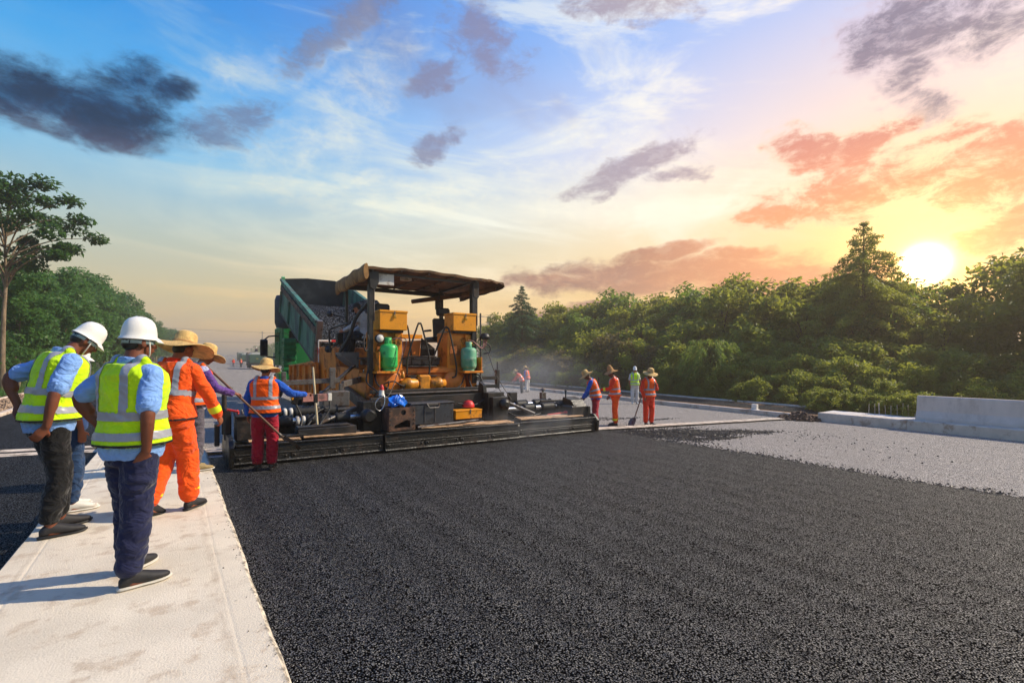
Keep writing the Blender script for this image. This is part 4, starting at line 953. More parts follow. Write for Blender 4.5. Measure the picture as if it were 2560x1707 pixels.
P('loop_wire', M_chr, lambda mb: mb.tube([(2.03, 8.70, .10), (1.99, 8.66, -.02), (2.02, 8.66, -.10), (2.06, 8.66, -.02), (2.05, 8.70, .1)], .006, 6, curve=6))
P('remote_box', M_blk, lambda mb: (mb.box((1.70, 8.78, .82), (.10, .10, .22), rot=(.1,.2,0), bev=.015), mb.bar((1.74, 8.86, .80), (1.86, 8.86, .80), .04, .05)))
P('remote_face', M_yb, lambda mb: mb.box((1.655, 8.75, .86), (.03, .09, .14), rot=(.1,.2,0), bev=.01))
# left end console
ec = P('end_console', M_blk, lambda mb: (mb.box((.90, 8.62, .40), (.22, .28, .40), bev=.02), mb.box((.90, 8.60, .615), (.24, .30, .04), rot=(.25,0,0), bev=.01), mb.box((.70, 8.7, .46), (.10, .14, .5), bev=.02)))
for k in range(6): part('switch', M_redp if k in (0, 3) else M_gry, ec, lambda mb: mb.lathe([(.014, 0), (.014, .03), (.0001, .034)], (.83+.06*(k % 3), 8.53+.1*(k//3), .625+.025*(k//3)), n=8))
P('end_handle', M_redp, lambda mb: mb.bar((.68, 8.55, .70), (.84, 8.5, .66), .03, .03))
P('end_post', M_blk, lambda mb: (mb.tube([(.66, 8.75, .3), (.66, 8.75, .92)], .035, 10), mb.tube([(.66, 8.75, .92), (.68, 8.74, 1.0), (.74, 8.74, 1.02)], .012, 6), mb.box((.60, 8.72, .66), (.20, .12, .05)), mb.box((.56, 8.7, .3), (.07, .07, .34), bev=.01), mb.lathe([(.025, 0), (.03, .02), (.0001, .05)], (.75, 8.74, 1.0), n=8)))
# right end console
P('end_console', M_tar, lambda mb: (mb.box((8.30, 9.05, .08), (.55, .5, .5), bev=.03), mb.prism([(8.8, .30), (9.3, .30), (9.25, .52), (8.95, .46)], 8.13, 8.53), mb.box((8.58, 8.95, .0), (.08, .4, .6))))
P('end_lever', M_blk, lambda mb: (mb.tube([(8.18, 9.2, .4), (8.18, 9.2, .68)], .018, 8), mb.lathe([(.03, 0), (.035, .03), (.0001, .05)], (8.18, 9.2, .66), n=8), mb.bar((7.6, 9.5, .42), (8.58, 9.5, .40), .05, .05)))
P('end_handle', M_redp, lambda mb: (mb.bar((7.4, 8.98, .14), (7.98, 9.0, .16), .025, .03), mb.lathe([(.05, 0), (.05, .05), (.0001, .06)], (8.0, 9.0, .14), n=12)))
P('extension_bracket', M_blk, lambda mb: (mb.box((6.9, 9.75, .45), (.22, .14, .42)), mb.box((6.6, 9.7, .28), (.55, .2, .2))))
P('extension_bracket', M_gry, lambda mb: (mb.box((8.0, 9.9, .44), (.16, .10, .34)), mb.tube([(8.0, 9.9, .55), (8.0, 9.9, .72)], .025, 8), mb.lathe([(.07, 0), (.07, .03), (.02, .06)], (8.0, 9.9, .66), n=12)))
# right side pole with lamp, arms
P('lamp_pole', M_gry, lambda mb: mb.tube([(6.13, 10.0, .65), (6.13, 10.0, 2.6)], .022, 8))
P('bell_lamp', M_blk, lambda mb: mb.lathe([(.02, .20), (.08, .19), (.12, .13), (.135, .05), (.125, .05), (.0001, .09)], (6.24, 9.98, 1.92), n=18))
for k in range(6): P('lamp_wire', M_pinkish, lambda mb: mb.tube([(6.18+.02*k, 9.96, 1.98), (6.17+.022*k, 9.93+.02*(k % 3), 1.86), (6.15+.01*k, 9.96, 1.74)], .008, 6, curve=4))
P('side_arm', M_blk, lambda mb: (mb.bar((6.0, 10.0, 1.02), (6.62, 10.0, 1.02), .08, .09), mb.bar((6.0, 10.0, .82), (6.62, 10.0, .82), .08, .08), mb.bar((6.62, 10.0, .76), (6.62, 10.0, 1.22), .09, .09), mb.tube([(6.62, 10.0, 1.22), (6.62, 10.0, 1.42)], .012, 6)))
# --- hoses and cables
hs = [ [(3.9,9.9,1.95),(4.1,9.75,1.9),(4.02,9.7,1.6),(3.85,9.6,1.2),(3.6,9.3,.85),(3.35,9.1,.62)], [(3.55,10.1,1.2),(3.5,9.9,1.0),(3.6,9.6,.75),(3.5,9.4,.65)], [(3.4,10.1,1.3),(3.3,9.9,1.0),(3.4,9.5,.8),(3.3,9.2,.6)],
       [(3.6,10.2,1.05),(3.75,9.95,.85),(4.0,9.9,.8),(4.2,9.95,.9)], [(5.0,10.1,.95),(5.2,9.9,.8),(5.5,9.9,.85),(5.7,10.0,1.1)], [(5.9,10.1,1.2),(5.75,9.9,1.0),(5.8,9.7,.7),(5.9,9.4,.6)], [(5.95,10.05,1.15),(6.05,9.85,1.05),(6.05,9.75,.75),(5.95,9.5,.6)],
       [(4.3,10.0,1.0),(4.1,9.9,.9),(3.9,9.95,1.0),(3.7,10.0,.95)], [(5.9,9.3,.65),(5.6,9.0,.6),(5.3,8.9,.5),(4.9,8.9,.55)], [(6.15,9.95,1.8),(6.3,9.9,1.6),(6.35,9.8,1.3),(6.45,9.7,1.0),(6.7,9.5,.5)], [(6.62,10.0,.8),(6.8,9.8,.5),(7.1,9.4,.3)],
       [(1.2,8.7,.35),(1.5,8.5,.24),(1.8,8.6,.3),(2.1,8.9,.55),(2.3,9.0,.6)], [(1.72,8.8,.7),(1.8,8.75,.45),(1.7,8.6,.25),(1.5,8.45,.23)], [(2.3,8.95,.75),(2.3,8.9,.6),(2.15,8.8,.4),(2.05,8.7,.3)], [(.95,8.5,.3),(1.3,8.45,.22),(1.7,8.42,.24),(2.0,8.44,.23)], [(6.1,9.3,.5),(6.4,9.0,.2),(6.8,8.9,.16),(7.2,9.0,.18)],
       [(3.8,9.95,1.0),(3.7,9.8,.8),(3.65,9.6,.75)], [(4.45,10.1,.8),(4.2,9.9,.75),(3.9,9.8,.82)], [(3.3,10.0,2.0),(3.25,9.95,1.8),(3.3,9.95,1.65),(3.38,9.98,1.8),(3.35,10.0,2.0)], [(6.22,9.95,1.9),(6.35,9.92,1.8),(6.34,9.92,1.65),(6.2,9.95,1.62)] ]
for k, h_ in enumerate(hs): P('hose', M_rub if k % 3 else M_blk, lambda mb: mb.tube(h_, .016 if k not in (0, 9, 10) else .009, 7, curve=5))
P('cable_loop', M_chr, lambda mb: mb.tube([(3.33, 8.62, .62), (3.26, 8.56, .74), (3.14, 8.52, .80), (3.02, 8.52, .72), (3.0, 8.52, .60), (3.1, 8.54, .54), (3.18, 8.56, .66), (3.2, 8.6, .78)], .007, 6, curve=6))
P('gas_hose', M_pinkish, lambda mb: mb.tube([(5.74, 9.92, 1.93), (5.84, 9.85, 1.9), (6.0, 9.85, 1.78), (6.12, 9.88, 1.76), (6.18, 9.92, 1.9)], .013, 8, curve=5))
P('gas_hose', M_pinkish, lambda mb: mb.tube([(3.84, 9.88, 1.90), (3.96, 9.84, 1.93), (4.03, 9.78, 1.85), (4.0, 9.74, 1.5), (3.9, 9.7, 1.2)], .011, 8, curve=5))
# --- things lying on the paver
def bottle(name, label, m, x, y, z, r, h, valve):
    g = thing(name, label, 'gas bottle', (x, y, z))
    part('bottle_body', m, g, lambda mb: mb.lathe([(r*.72, 0), (r*.74, .035), (r*.66, .04), (r*.9, .06), (r, .12), (r, h*.48), (r*1.012, h*.49), (r*1.012, h*.505), (r, h*.515), (r, h-.10), (r*.93, h-.045), (r*.7, h-.01), (r*.3, h+.005), (.0001, h+.006)], (x, y, z), n=28))
    part('collar', m, g, lambda mb: mb.lathe([(r*.42, h-.01), (r*.42, h+.13), (r*.36, h+.14), (r*.36, h)], (x-.02, y, z), n=16) if valve else mb.lathe([(r*.40, h-.01), (r*.40, h+.12), (r*.34, h+.13), (r*.34, h)], (x, y, z), n=16))
    part('valve', M_brass, g, lambda mb: (mb.tube([(x+.06, y-.02, z+h), (x+.06, y-.02, z+h+.10)], .018, 8), mb.lathe([(.03, 0), (.03, .02), (.0001, .022)], (x+.06, y-.02, z+h+.09), n=10), mb.tube([(x+.06, y-.02, z+h+.06), (x+.13, y-.05, z+h+.06)], .014, 8)))
    return g
bottle('gas_bottle', 'bright green gas bottle on the left bracket of the paver', M_gas1, 3.80, 9.97, 1.228, .188, .58, 1)
bottle('gas_bottle', 'faded green gas bottle on the right bracket of the paver', M_gas2, 5.78, 9.97, 1.208, .188, .56, 0)
tb = thing('yellow_toolbox', 'small yellow metal box with clasp on the screed deck', 'box', (4.99, 8.72, .255))
part('box_body', M_yb, tb, lambda mb: mb.box((4.99, 8.72, .335), (.62, .26, .155), bev=.008))
part('box_lid', M_yb, tb, lambda mb: mb.box((4.99, 8.72, .425), (.635, .275, .025), bev=.006))
part('clasp', M_gry, tb, lambda mb: mb.box((5.02, 8.583, .40), (.03, .012, .09)))
rb = thing('red_bowl', 'round red bowl lying behind the small yellow box', 'bowl', (5.15, 8.98, .47))
part('bowl', M_redp, rb, lambda mb: mb.lathe([(.13, 0), (.135, .02), (.12, .08), (.08, .13), (.0001, .15)], (5.15, 8.90, .46), n=20))
def bag(mb):
    rg = random.Random(4); rows = []
    for j in range(9):
        z = .60+.20*j/8; w = (.14, .155, .16, .158, .15, .145, .13, .09, .03)[j]; rows.append([])
        for k in range(25):
            a = 2*math.pi*k/24; f = 1+.10*math.sin(5*a+j)+.07*math.sin(9*a+j*2.2)+(.04 if (k+j) % 2 else -.03); rows[-1].append((3.44+w*1.05*f*math.cos(a), 8.58+w*.6*f*math.sin(a), z+.02*math.sin(3*a+j)))
    mb.sheet(rows, False)
bg_ = thing('blue_plastic_bag', 'crumpled blue plastic bag on top of the rusty bracket', 'bag', (3.44, 8.58, .6)); part('bag_film', M_bluebag, bg_, bag)
cn = thing('marker_cone', 'small red and white marker cone left of the blue bag', 'cone', (3.37, 9.22, .66))
part('cone_base', M_wht, cn, lambda mb: mb.lathe([(.06, 0), (.06, .02), (.05, .03), (.045, .11)], (3.37, 9.22, .76), n=14))
part('cone_tip', M_redp, cn, lambda mb: mb.lathe([(.0455, 0), (.04, .06), (.022, .10), (.0001, .11)], (3.37, 9.22, .87), n=14))
# ------------------------------------------------------------------ dump truck feeding the paver
M_grn = mat('bed_green_paint', (60,112,92), .5, var=.16, vs=2, dirt=(70,74,72), dirt_amt=.46, ds=1.6, bump=.1, bs=14, stretch=(1,1,.35))
M_cab = mat('cab_green_paint', (24,110,58), .35, var=.12, vs=3, dirt=(20,60,40), dirt_amt=.3, ds=3)
M_lgrn = mat('pale_green_tailgate', (120,196,140), .5, var=.12, vs=3, dirt=(90,120,90), dirt_amt=.3, ds=3)
M_dust = mat('dusty_inner_steel', (38,46,58), .6, var=.25, vs=2, dirt=(70,74,80), dirt_amt=.3, ds=2)
M_mix = asphalt('asphalt_load', (.010,.011,.014), (.13,.135,.15), .4, 26, .9, .2, .5, .03)
TX0, TX1 = 3.5, 5.95
dt = thing('dump_truck', 'green dump truck tipping asphalt into the paver', 'truck', (4.7, 19, 0))
th = math.radians(19.5); HY_, HZ_ = 15.25, 1.36
def B(x, l, h): return (x, HY_+l*math.cos(th)-h*math.sin(th)*1.0, HZ_+l*math.sin(th)+h*math.cos(th))
LB, HB = 6.0, 1.27
def bed_side(x, s):
    def f(mb):
        vs = []
        for xx in (x, x+s*.07): vs += [B(xx, 0, 0), B(xx, LB, 0), B(xx, LB, HB), B(xx, 0, HB)]
        mb.add(vs, [(0,1,2,3),(7,6,5,4),(0,4,5,1),(1,5,6,2),(2,6,7,3),(3,7,4,0)])
    return f
def dT(n, m, fn, parent=None): return part(n, m, parent or dt, fn)
for x, s in ((TX0, 1), (TX1, -1)):
    sd = dT('bed_side', M_grn, bed_side(x, s))
    part('top_rail', M_lgrn if 0 else M_grn, sd, lambda mb: mb.bar(B(x-s*.02, 0, HB+.03), B(x-s*.02, LB, HB+.03), .14, .09))
    part('side_rail', M_rust, sd, lambda mb: mb.bar(B(x-s*.03, 0, HB-.28), B(x-s*.03, LB, HB-.28), .05, .20))
    for l in (.06, 2.2, 4.2, 5.9): part('side_rib', M_grn, sd, lambda mb: mb.bar(B(x-s*.025, l, .02), B(x-s*.025, l, HB-.4), .05, .09, up=(1,0,0)))
dT('bed_floor', M_dust, lambda mb: mb.bar(B((TX0+TX1)/2, 0, -.05), B((TX0+TX1)/2, LB, -.05), TX1-TX0, .1, up=(0,-.37,.93)))
def head(mb):
    vs = [B(TX0+.02, LB, -.05), B(TX1-.02, LB, -.05), B(TX1-.02, LB, HB+.08), B(TX1-.5, LB, HB+.18), B(TX0+.9, LB, HB+.18), B(TX0+.02, LB, HB+.08)]
    v2 = [(p[0], p[1]+.08, p[2]) for p in vs]; mb.add(vs+v2, [tuple(range(6)), tuple(reversed(range(6, 12)))]+[(k, (k+1) % 6, (k+1) % 6+6, k+6) for k in range(6)])
hd = dT('headboard', M_dust, head)
part('headboard_edge', M_lgrn, hd, lambda mb: mb.bar(B(TX0+.02, LB-.02, HB-.2), B(TX0+.02, LB-.02, HB+.16), .1, .12, up=(1,0,0)))
dT('rear_frame', M_gry, lambda mb: (mb.bar(B(TX0+.03, -.03, -.1), B(TX0+.03, -.03, HB+.08), .16, .16, up=(1,0,0)), mb.bar(B(TX1-.03, -.03, -.1), B(TX1-.03, -.03, HB+.08), .16, .16, up=(1,0,0))))
dT('tail_lip', M_lgrn, lambda mb: mb.bar(B(TX0+.1, -.06, .12), B(TX1-.1, -.06, .12), .06, .26, up=(0,0,1)))
def load(mb):
    rows = []; rg = random.Random(8)
    for j in range(25):
        l = .02+LB*.96*j/24; r = []
        for i in range(21):
            u = i/20; x = TX0+.08+(TX1-TX0-.16)*u; h = .62+.42*math.sin(math.pi*min(1, l/4.4))*(1-.3*(u-.5)**2)+.05*math.sin(u*5+l*2)-.04*(l/LB)+rg.uniform(-.025, .025)
            if l > 3.6: h = .86-.20*(l-3.6)+.06*math.sin(u*9+l)
            h += .55*math.exp(-((u-.95)/.28)**2)*math.sin(math.pi*min(1, l/4.2))
            r.append(B(x, l, max(.08, h)))
        rows.append(r)
    mb.sheet(rows)
    mb.sheet([rows[0], [B(p[0], 0.02, .0) for p in rows[0]]])
dT('asphalt_load', M_mix, load)
def pile(mb):       # heap sliding over the tail into the hopper
    rg = random.Random(3); rows = []
    for j in range(13):
        y = 14.5+1.1*j/12; rows.append([(3.7+2.1*i/16, y, .7+.75*(j/12)**.8*(1-.4*abs(i/8-1)**2)+rg.uniform(-.02, .02)) for i in range(17)])
    mb.sheet(rows)
hp_ = thing('asphalt_heap', 'dark hot asphalt sliding from the tipped truck bed into the paver hopper', 'asphalt', (4.7, 15, .5)); part('heap_surface', M_mix, hp_, pile)
# far shoulder of asphalt rising over the right bed side
def shoulder(mb):
    rows = []
    for j in range(15):
        a = j/14; r = []
        for i in range(13):
            u = i/12; x = TX0+1.2+(TX1-TX0-1.15)*u; l = .6+3.9*a; h = .5+1.05*math.sin(math.pi*min(1, a*1.15))**.8*(.35+.65*u)+.03*math.sin(9*u+13*a)
            r.append(B(x, l, h))
        rows.append(r)
    mb.sheet(rows)
dT('asphalt_load', M_mix, shoulder)
dT('hoist_guard', M_dust, lambda mb: mb.lathe([(.0001, -.25), (.32, -.2), (.38, 0), (.38, .9), (.32, 1.1), (.0001, 1.15)], (3.78, 21.6, 3.0), (0,0,1), 20))
dT('chassis', M_blk, lambda mb: (mb.box((4.72, 19.6, .85), (1.0, 8.2, .3)), mb.box((4.72, 15.9, .75), (2.2, .15, .2))))
for y in (16.9, 18.3, 22.6):
    for x, s in ((3.55, -1), (5.9, 1)):
        w = dT('wheel', M_rub, lambda mb: mb.lathe([(.30, -.02), (.46, 0), (.52, .04), (.52, .24), (.46, .28), (.30, .28)], (x, y, .38), (-s,0,0), 24))
        part('rim', M_gry, w, lambda mb: mb.lathe([(.29, .02), (.27, .08), (.1, .1), (.0001, .1)], (x, y, .38), (-s,0,0), 16))
cb = dT('cab', M_cab, lambda mb: (mb.box((4.8, 22.9, 2.05), (2.1, 1.9, 1.7), bev=.06), mb.prism([(21.9, 2.9), (23.7, 2.9), (23.5, 3.12), (22.0, 3.2)], 3.8, 5.8)))
part('cab_window', M_glassd, cb, lambda mb: (mb.box((3.745, 23.1, 2.35), (.02, .95, .62)), mb.box((4.72, 21.945, 2.45), (1.4, .02, .5))))
part('cab_door', M_cab, cb, lambda mb: mb.box((3.74, 23.1, 1.75), (.03, 1.1, 1.0)))
for k in range(6): part('vent_slat', M_cab, cb, lambda mb: mb.box((3.9, 21.35, 1.1+k*.22), (.5, .5, .13), bev=.02))
part('side_fairing', M_cab, cb, lambda mb: (mb.box((3.9, 21.4, 1.5), (.46, .46, 1.7), bev=.03), mb.box((3.62, 21.5, .75), (.3, .8, .5), bev=.03)))
mr = dT('mirror', M_blk, lambda mb: (mb.box((3.26, 23.4, 2.0), (.30, .14, .74), bev=.05), mb.tube([(3.8, 23.5, 2.55), (3.45, 23.45, 2.5), (3.28, 23.4, 2.35)], .03, 8), mb.tube([(3.28, 23.4, 1.68), (3.45, 23.45, 1.6), (3.78, 23.5, 1.58)], .03, 8)))
part('mirror_glass', M_glassd, mr, lambda mb: mb.box((3.26, 23.325, 2.0), (.24, .01, .64)))
dT('rear_lights', M_gry, lambda mb: mb.box((3.55, 16.2, .62), (.3, .1, .2)))
part('reflector_tape', mat('yellow_green_reflector', (170,200,40), .4, var=.05), dt, lambda mb: (mb.box((3.46, 20.6, .98), (.02, .3, .1)), mb.box((3.46, 21.1, .98), (.02, .3, .1))))
# queue of waiting trucks
M_fbed = mat('far_truck_green', (40,78,62), .6, var=.15, vs=1)
M_ftarp = mat('far_truck_cover', (196,196,188), .8, var=.1, vs=1)
M_load2 = mat('far_truck_load', (150,132,112), .9, var=.2, vs=1)
q = thing('waiting_truck', 'x', 'truck', (0,0,0), 'queue of waiting trucks')
part('bed', M_fbed, q, lambda mb: (mb.prism([(-1.25, 1.1), (-1.0, .85), (1.0, .85), (1.25, 1.1), (1.25, 2.5), (-1.25, 2.5)], 0, 6, 'xz'), mb.box((0, -.03, 1.7), (2.3, .1, 1.3))))
part('load_cover', M_ftarp, q, lambda mb: mb.prism([(-1.2, 2.5), (-.7, 2.85), (0, 3.0), (.7, 2.85), (1.2, 2.5)], .05, 5.9, 'xz'))
part('cab', M_fbed, q, lambda mb: mb.box((0, 7.2, 1.9), (2.4, 2.0, 2.2), bev=.1))
for y in (1.0, 2.3, 7.2):
    for x in (-1, 1): part('wheel', M_rub, q, lambda mb: mb.lathe([(.3, -.15), (.5, -.12), (.5, .12), (.3, .15)], (x, y, .5), (1,0,0), 16))
part('chassis', M_blk, q, lambda mb: mb.box((0, 3.8, .75), (1.6, 8, .35)))
part('number_plate', mat('plate_yellow', (190,170,60), .5), q, lambda mb: mb.box((.1, -.09, 1.75), (.4, .02, .12)))
qs = [(12.6, 99, 'nearest truck of the waiting queue, man on its brown load'), (15.0, 122, 'second truck of the waiting queue, pale covered load'), (16.6, 150, 'third truck of the queue, partly hidden behind the covered one'), (18.8, 176, 'far small truck near the end of the queue'), (21, 205, 'far small truck near the end of the queue'), (24, 236, 'far small truck near the end of the queue'), (17.6, 101, 'truck beside the nearest waiting truck, behind the big mirror')]
for k, (x, y, lb) in enumerate(qs):
    o = q if k == 0 else dup(q, (0,0,0))
    o.location = (x, y, G(6, y)+.05); o.rotation_euler = (0,0,-.06); o['label'] = lb
q.children[1].data = q.children[1].data.copy(); q.children[1].data.materials[0] = M_load2
# ------------------------------------------------------------------ people
def closed_loft(rings):          # rings: list of lists of Vectors (same count) -> closed tube mesh
    n = len(rings[0]); vs = [v for r in rings for v in r]; fs = []
    for i in range(len(rings)-1):
        for k in range(n): fs.append((i*n+k, i*n+(k+1) % n, (i+1)*n+(k+1) % n, (i+1)*n+k))
    c0 = sum(rings[0], Vector())/n; c1 = sum(rings[-1], Vector())/n; vs += [c0, c1]; a, b = len(vs)-2, len(vs)-1; m = (len(rings)-1)*n
    for k in range(n): fs.append((a, (k+1) % n, k)); fs.append((b, m+k, m+(k+1) % n))
    return vs, fs
class Blob:
    def __init__(s): s.mb = MB()
    def limb(s, pts, rad, n=14, ell=1.0, up=None):
        """Rounded tapered limb through the points; rad per point."""
        P = [Vector(p) for p in pts]; Q, Rr = [], []
        if len(P) > 2: Q = catmull(P, 5); Rr = list(np.interp(np.linspace(0, len(P)-1, len(Q)), range(len(P)), rad))
        else: Q = [P[0].lerp(P[1], k/4) for k in range(5)]; Rr = [rad[0]+(rad[1]-rad[0])*k/4 for k in range(5)]
        t0 = (Q[1]-Q[0]).normalized(); t1 = (Q[-1]-Q[-2]).normalized()
        pre = [(Q[0]-t0*Rr[0]*math.sin(a), Rr[0]*math.cos(a)) for a in (1.4, .95, .5)]; post = [(Q[-1]+t1*Rr[-1]*math.sin(a), Rr[-1]*math.cos(a)) for a in (.5, .95, 1.4)]
        seq = pre+list(zip(Q, Rr))+post; u = Vector(up) if up else (Vector((0,1,0)) if abs(t0.y) < .8 else Vector((1,0,0))); rings = []
        for i, (p, r) in enumerate(seq):
            t = (seq[min(i+1, len(seq)-1)][0]-seq[max(i-1, 0)][0]).normalized(); u = (u-t*u.dot(t)).normalized(); w = t.cross(u)
            rings.append([p+(u*math.cos(2*math.pi*k/n)+w*math.sin(2*math.pi*k/n)*ell)*r for k in range(n)])
        s.mb.add(*closed_loft(rings)); return s
    def ball(s, c, r, M3=None, n=16):
        c = Vector(c); rr = r if hasattr(r, '__len__') else (r, r, r); rings = []
        for j in range(1, 12):
            a = math.pi*j/12; rings.append([c+((M3 or Matrix.Identity(3)) @ Vector((rr[0]*math.sin(a)*math.cos(2*math.pi*k/n), rr[1]*math.sin(a)*math.sin(2*math.pi*k/n), rr[2]*math.cos(a)))) for k in range(n)])
        s.mb.add(*closed_loft(rings)); return s
    def rings(s, rings): s.mb.add(*closed_loft(rings)); return s
    def mesh(s, name, vox, smooth=4, factor=.5, wr=0.):
        me = bpy.data.meshes.new(name); me.from_pydata(s.mb.v, [], s.mb.f); fix_normals(me)
        o = bpy.data.objects.new('tmp', me); COL.objects.link(o)
        m = o.modifiers.new('r', 'REMESH'); m.mode = 'VOXEL'; m.voxel_size = vox; m.adaptivity = 0.0; m.use_smooth_shade = True
        if smooth: k = o.modifiers.new('s', 'SMOOTH'); k.iterations = smooth; k.factor = factor
        dg = bpy.context.evaluated_depsgraph_get(); me2 = bpy.data.meshes.new_from_object(o.evaluated_get(dg)); me2.name = name
        bpy.data.objects.remove(o); bpy.data.meshes.remove(me)
        if wr:
            from mathutils import noise as mn
            me2.update(); co = [v.co.copy() for v in me2.vertices]; nn = [v.normal.copy() for v in me2.vertices]
            for v, c, n in zip(me2.vertices, co, nn):
                q = Vector((c.x*7, c.y*7, c.z*9)); w = mn.noise(q+Vector((0, 0, 3*mn.noise(c*4)))); w2 = 1-abs(mn.noise(Vector((c.x*9+2, c.y*9, c.z*17+c.x*8))))*2
                v.co = c+n*(wr*(.6*w+.55*max(0, w2-.45)))
        return me2

def cloth(name, rgb, rough=.85, var=.12, wr=.55, sheen=.15):
    m = mat(name, rgb, rough, var=var, vs=5, spec=.2, sheen=sheen); nt = m.node_tree; b = nt.nodes['Principled BSDF']
    tc = nt.nodes.new('ShaderNodeTexCoord'); mp = nt.nodes.new('ShaderNodeMapping'); mp.inputs['Scale'].default_value = (6, 6, 8); nt.links.new(tc.outputs['Object'], mp.inputs[0])
    n = nt.nodes.new('ShaderNodeTexNoise'); n.inputs['Scale'].default_value = 1.0; n.inputs['Detail'].default_value = 3; n.inputs['Distortion'].default_value = 1.2; nt.links.new(mp.outputs[0], n.inputs['Vector'])
    bn = nt.nodes.new('ShaderNodeBump'); bn.inputs['Strength'].default_value = wr; bn.inputs['Distance'].default_value = .11
    nt.links.new(n.outputs[0], bn.inputs['Height']); nt.links.new(bn.outputs[0], b.inputs['Normal']); return m
C = dict(lime=cloth('lime_vest_cloth', (196,236,16), wr=.35), orange=cloth('orange_vest_cloth', (250,92,12), wr=.35), suit=cloth('orange_work_cloth', (238,84,16)), red=cloth('red_orange_cloth', (214,52,20)),
         shirt=cloth('pale_blue_shirt_cloth', (120,160,220)), navy=cloth('navy_trouser_cloth', (28,32,62)), black=cloth('black_trouser_cloth', (18,18,20)), maroon=cloth('crimson_trouser_cloth', (150,14,40)), blue=cloth('royal_blue_cloth', (30,84,180)),
         purple=cloth('purple_sleeve_cloth', (92,60,130)), grey=cloth('grey_trouser_cloth', (88,82,92)), white=cloth('pale_trouser_cloth', (198,194,192)), dwht=cloth('grey_white_shirt_cloth', (178,176,180)), jean=cloth('blue_jean_cloth', (34,58,92)), dark=cloth('charcoal_cloth', (34,36,44)), pale=cloth('lavender_shirt_cloth', (176,176,206)))
M_refl = mat('reflective_tape', (150,152,162), .35, var=.08, vs=8, spec=.6)
M_ytape = mat('yellow_reflective_tape', (206,222,30), .5, var=.08)
M_skin = mat('sunburnt_skin', (146,88,62), .55, var=.12, vs=8, spec=.35)
M_skin2 = mat('brown_skin', (112,64,44), .55, var=.12, vs=8, spec=.35)
M_hair = mat('black_hair', (16,13,12), .5, var=.3, vs=30)
M_helm = mat('white_helmet_plastic', (224,222,216), .28, var=.04, vs=3, spec=.5)
M_straw = mat('woven_straw', (206,170,108), .8, var=.25, vs=14, bump=.6, bs=90, spec=.25)
M_strawb = mat('brown_woven_straw', (176,132,82), .8, var=.25, vs=14, bump=.6, bs=90, spec=.25)
M_shoe = mat('dark_shoe_fabric', (28,27,30), .7, var=.3, vs=14)
M_sole = mat('pale_shoe_sole', (190,184,172), .6, var=.12)
M_tan = mat('tan_shoe', (150,128,84), .7, var=.2, vs=10)
M_glove = mat('grey_work_glove', (130,124,118), .85, var=.25, vs=20)
M_eye = mat('eye_white', (200,196,190), .3, var=.02); M_lip = mat('lip_brown', (110,52,44), .5, var=.1)

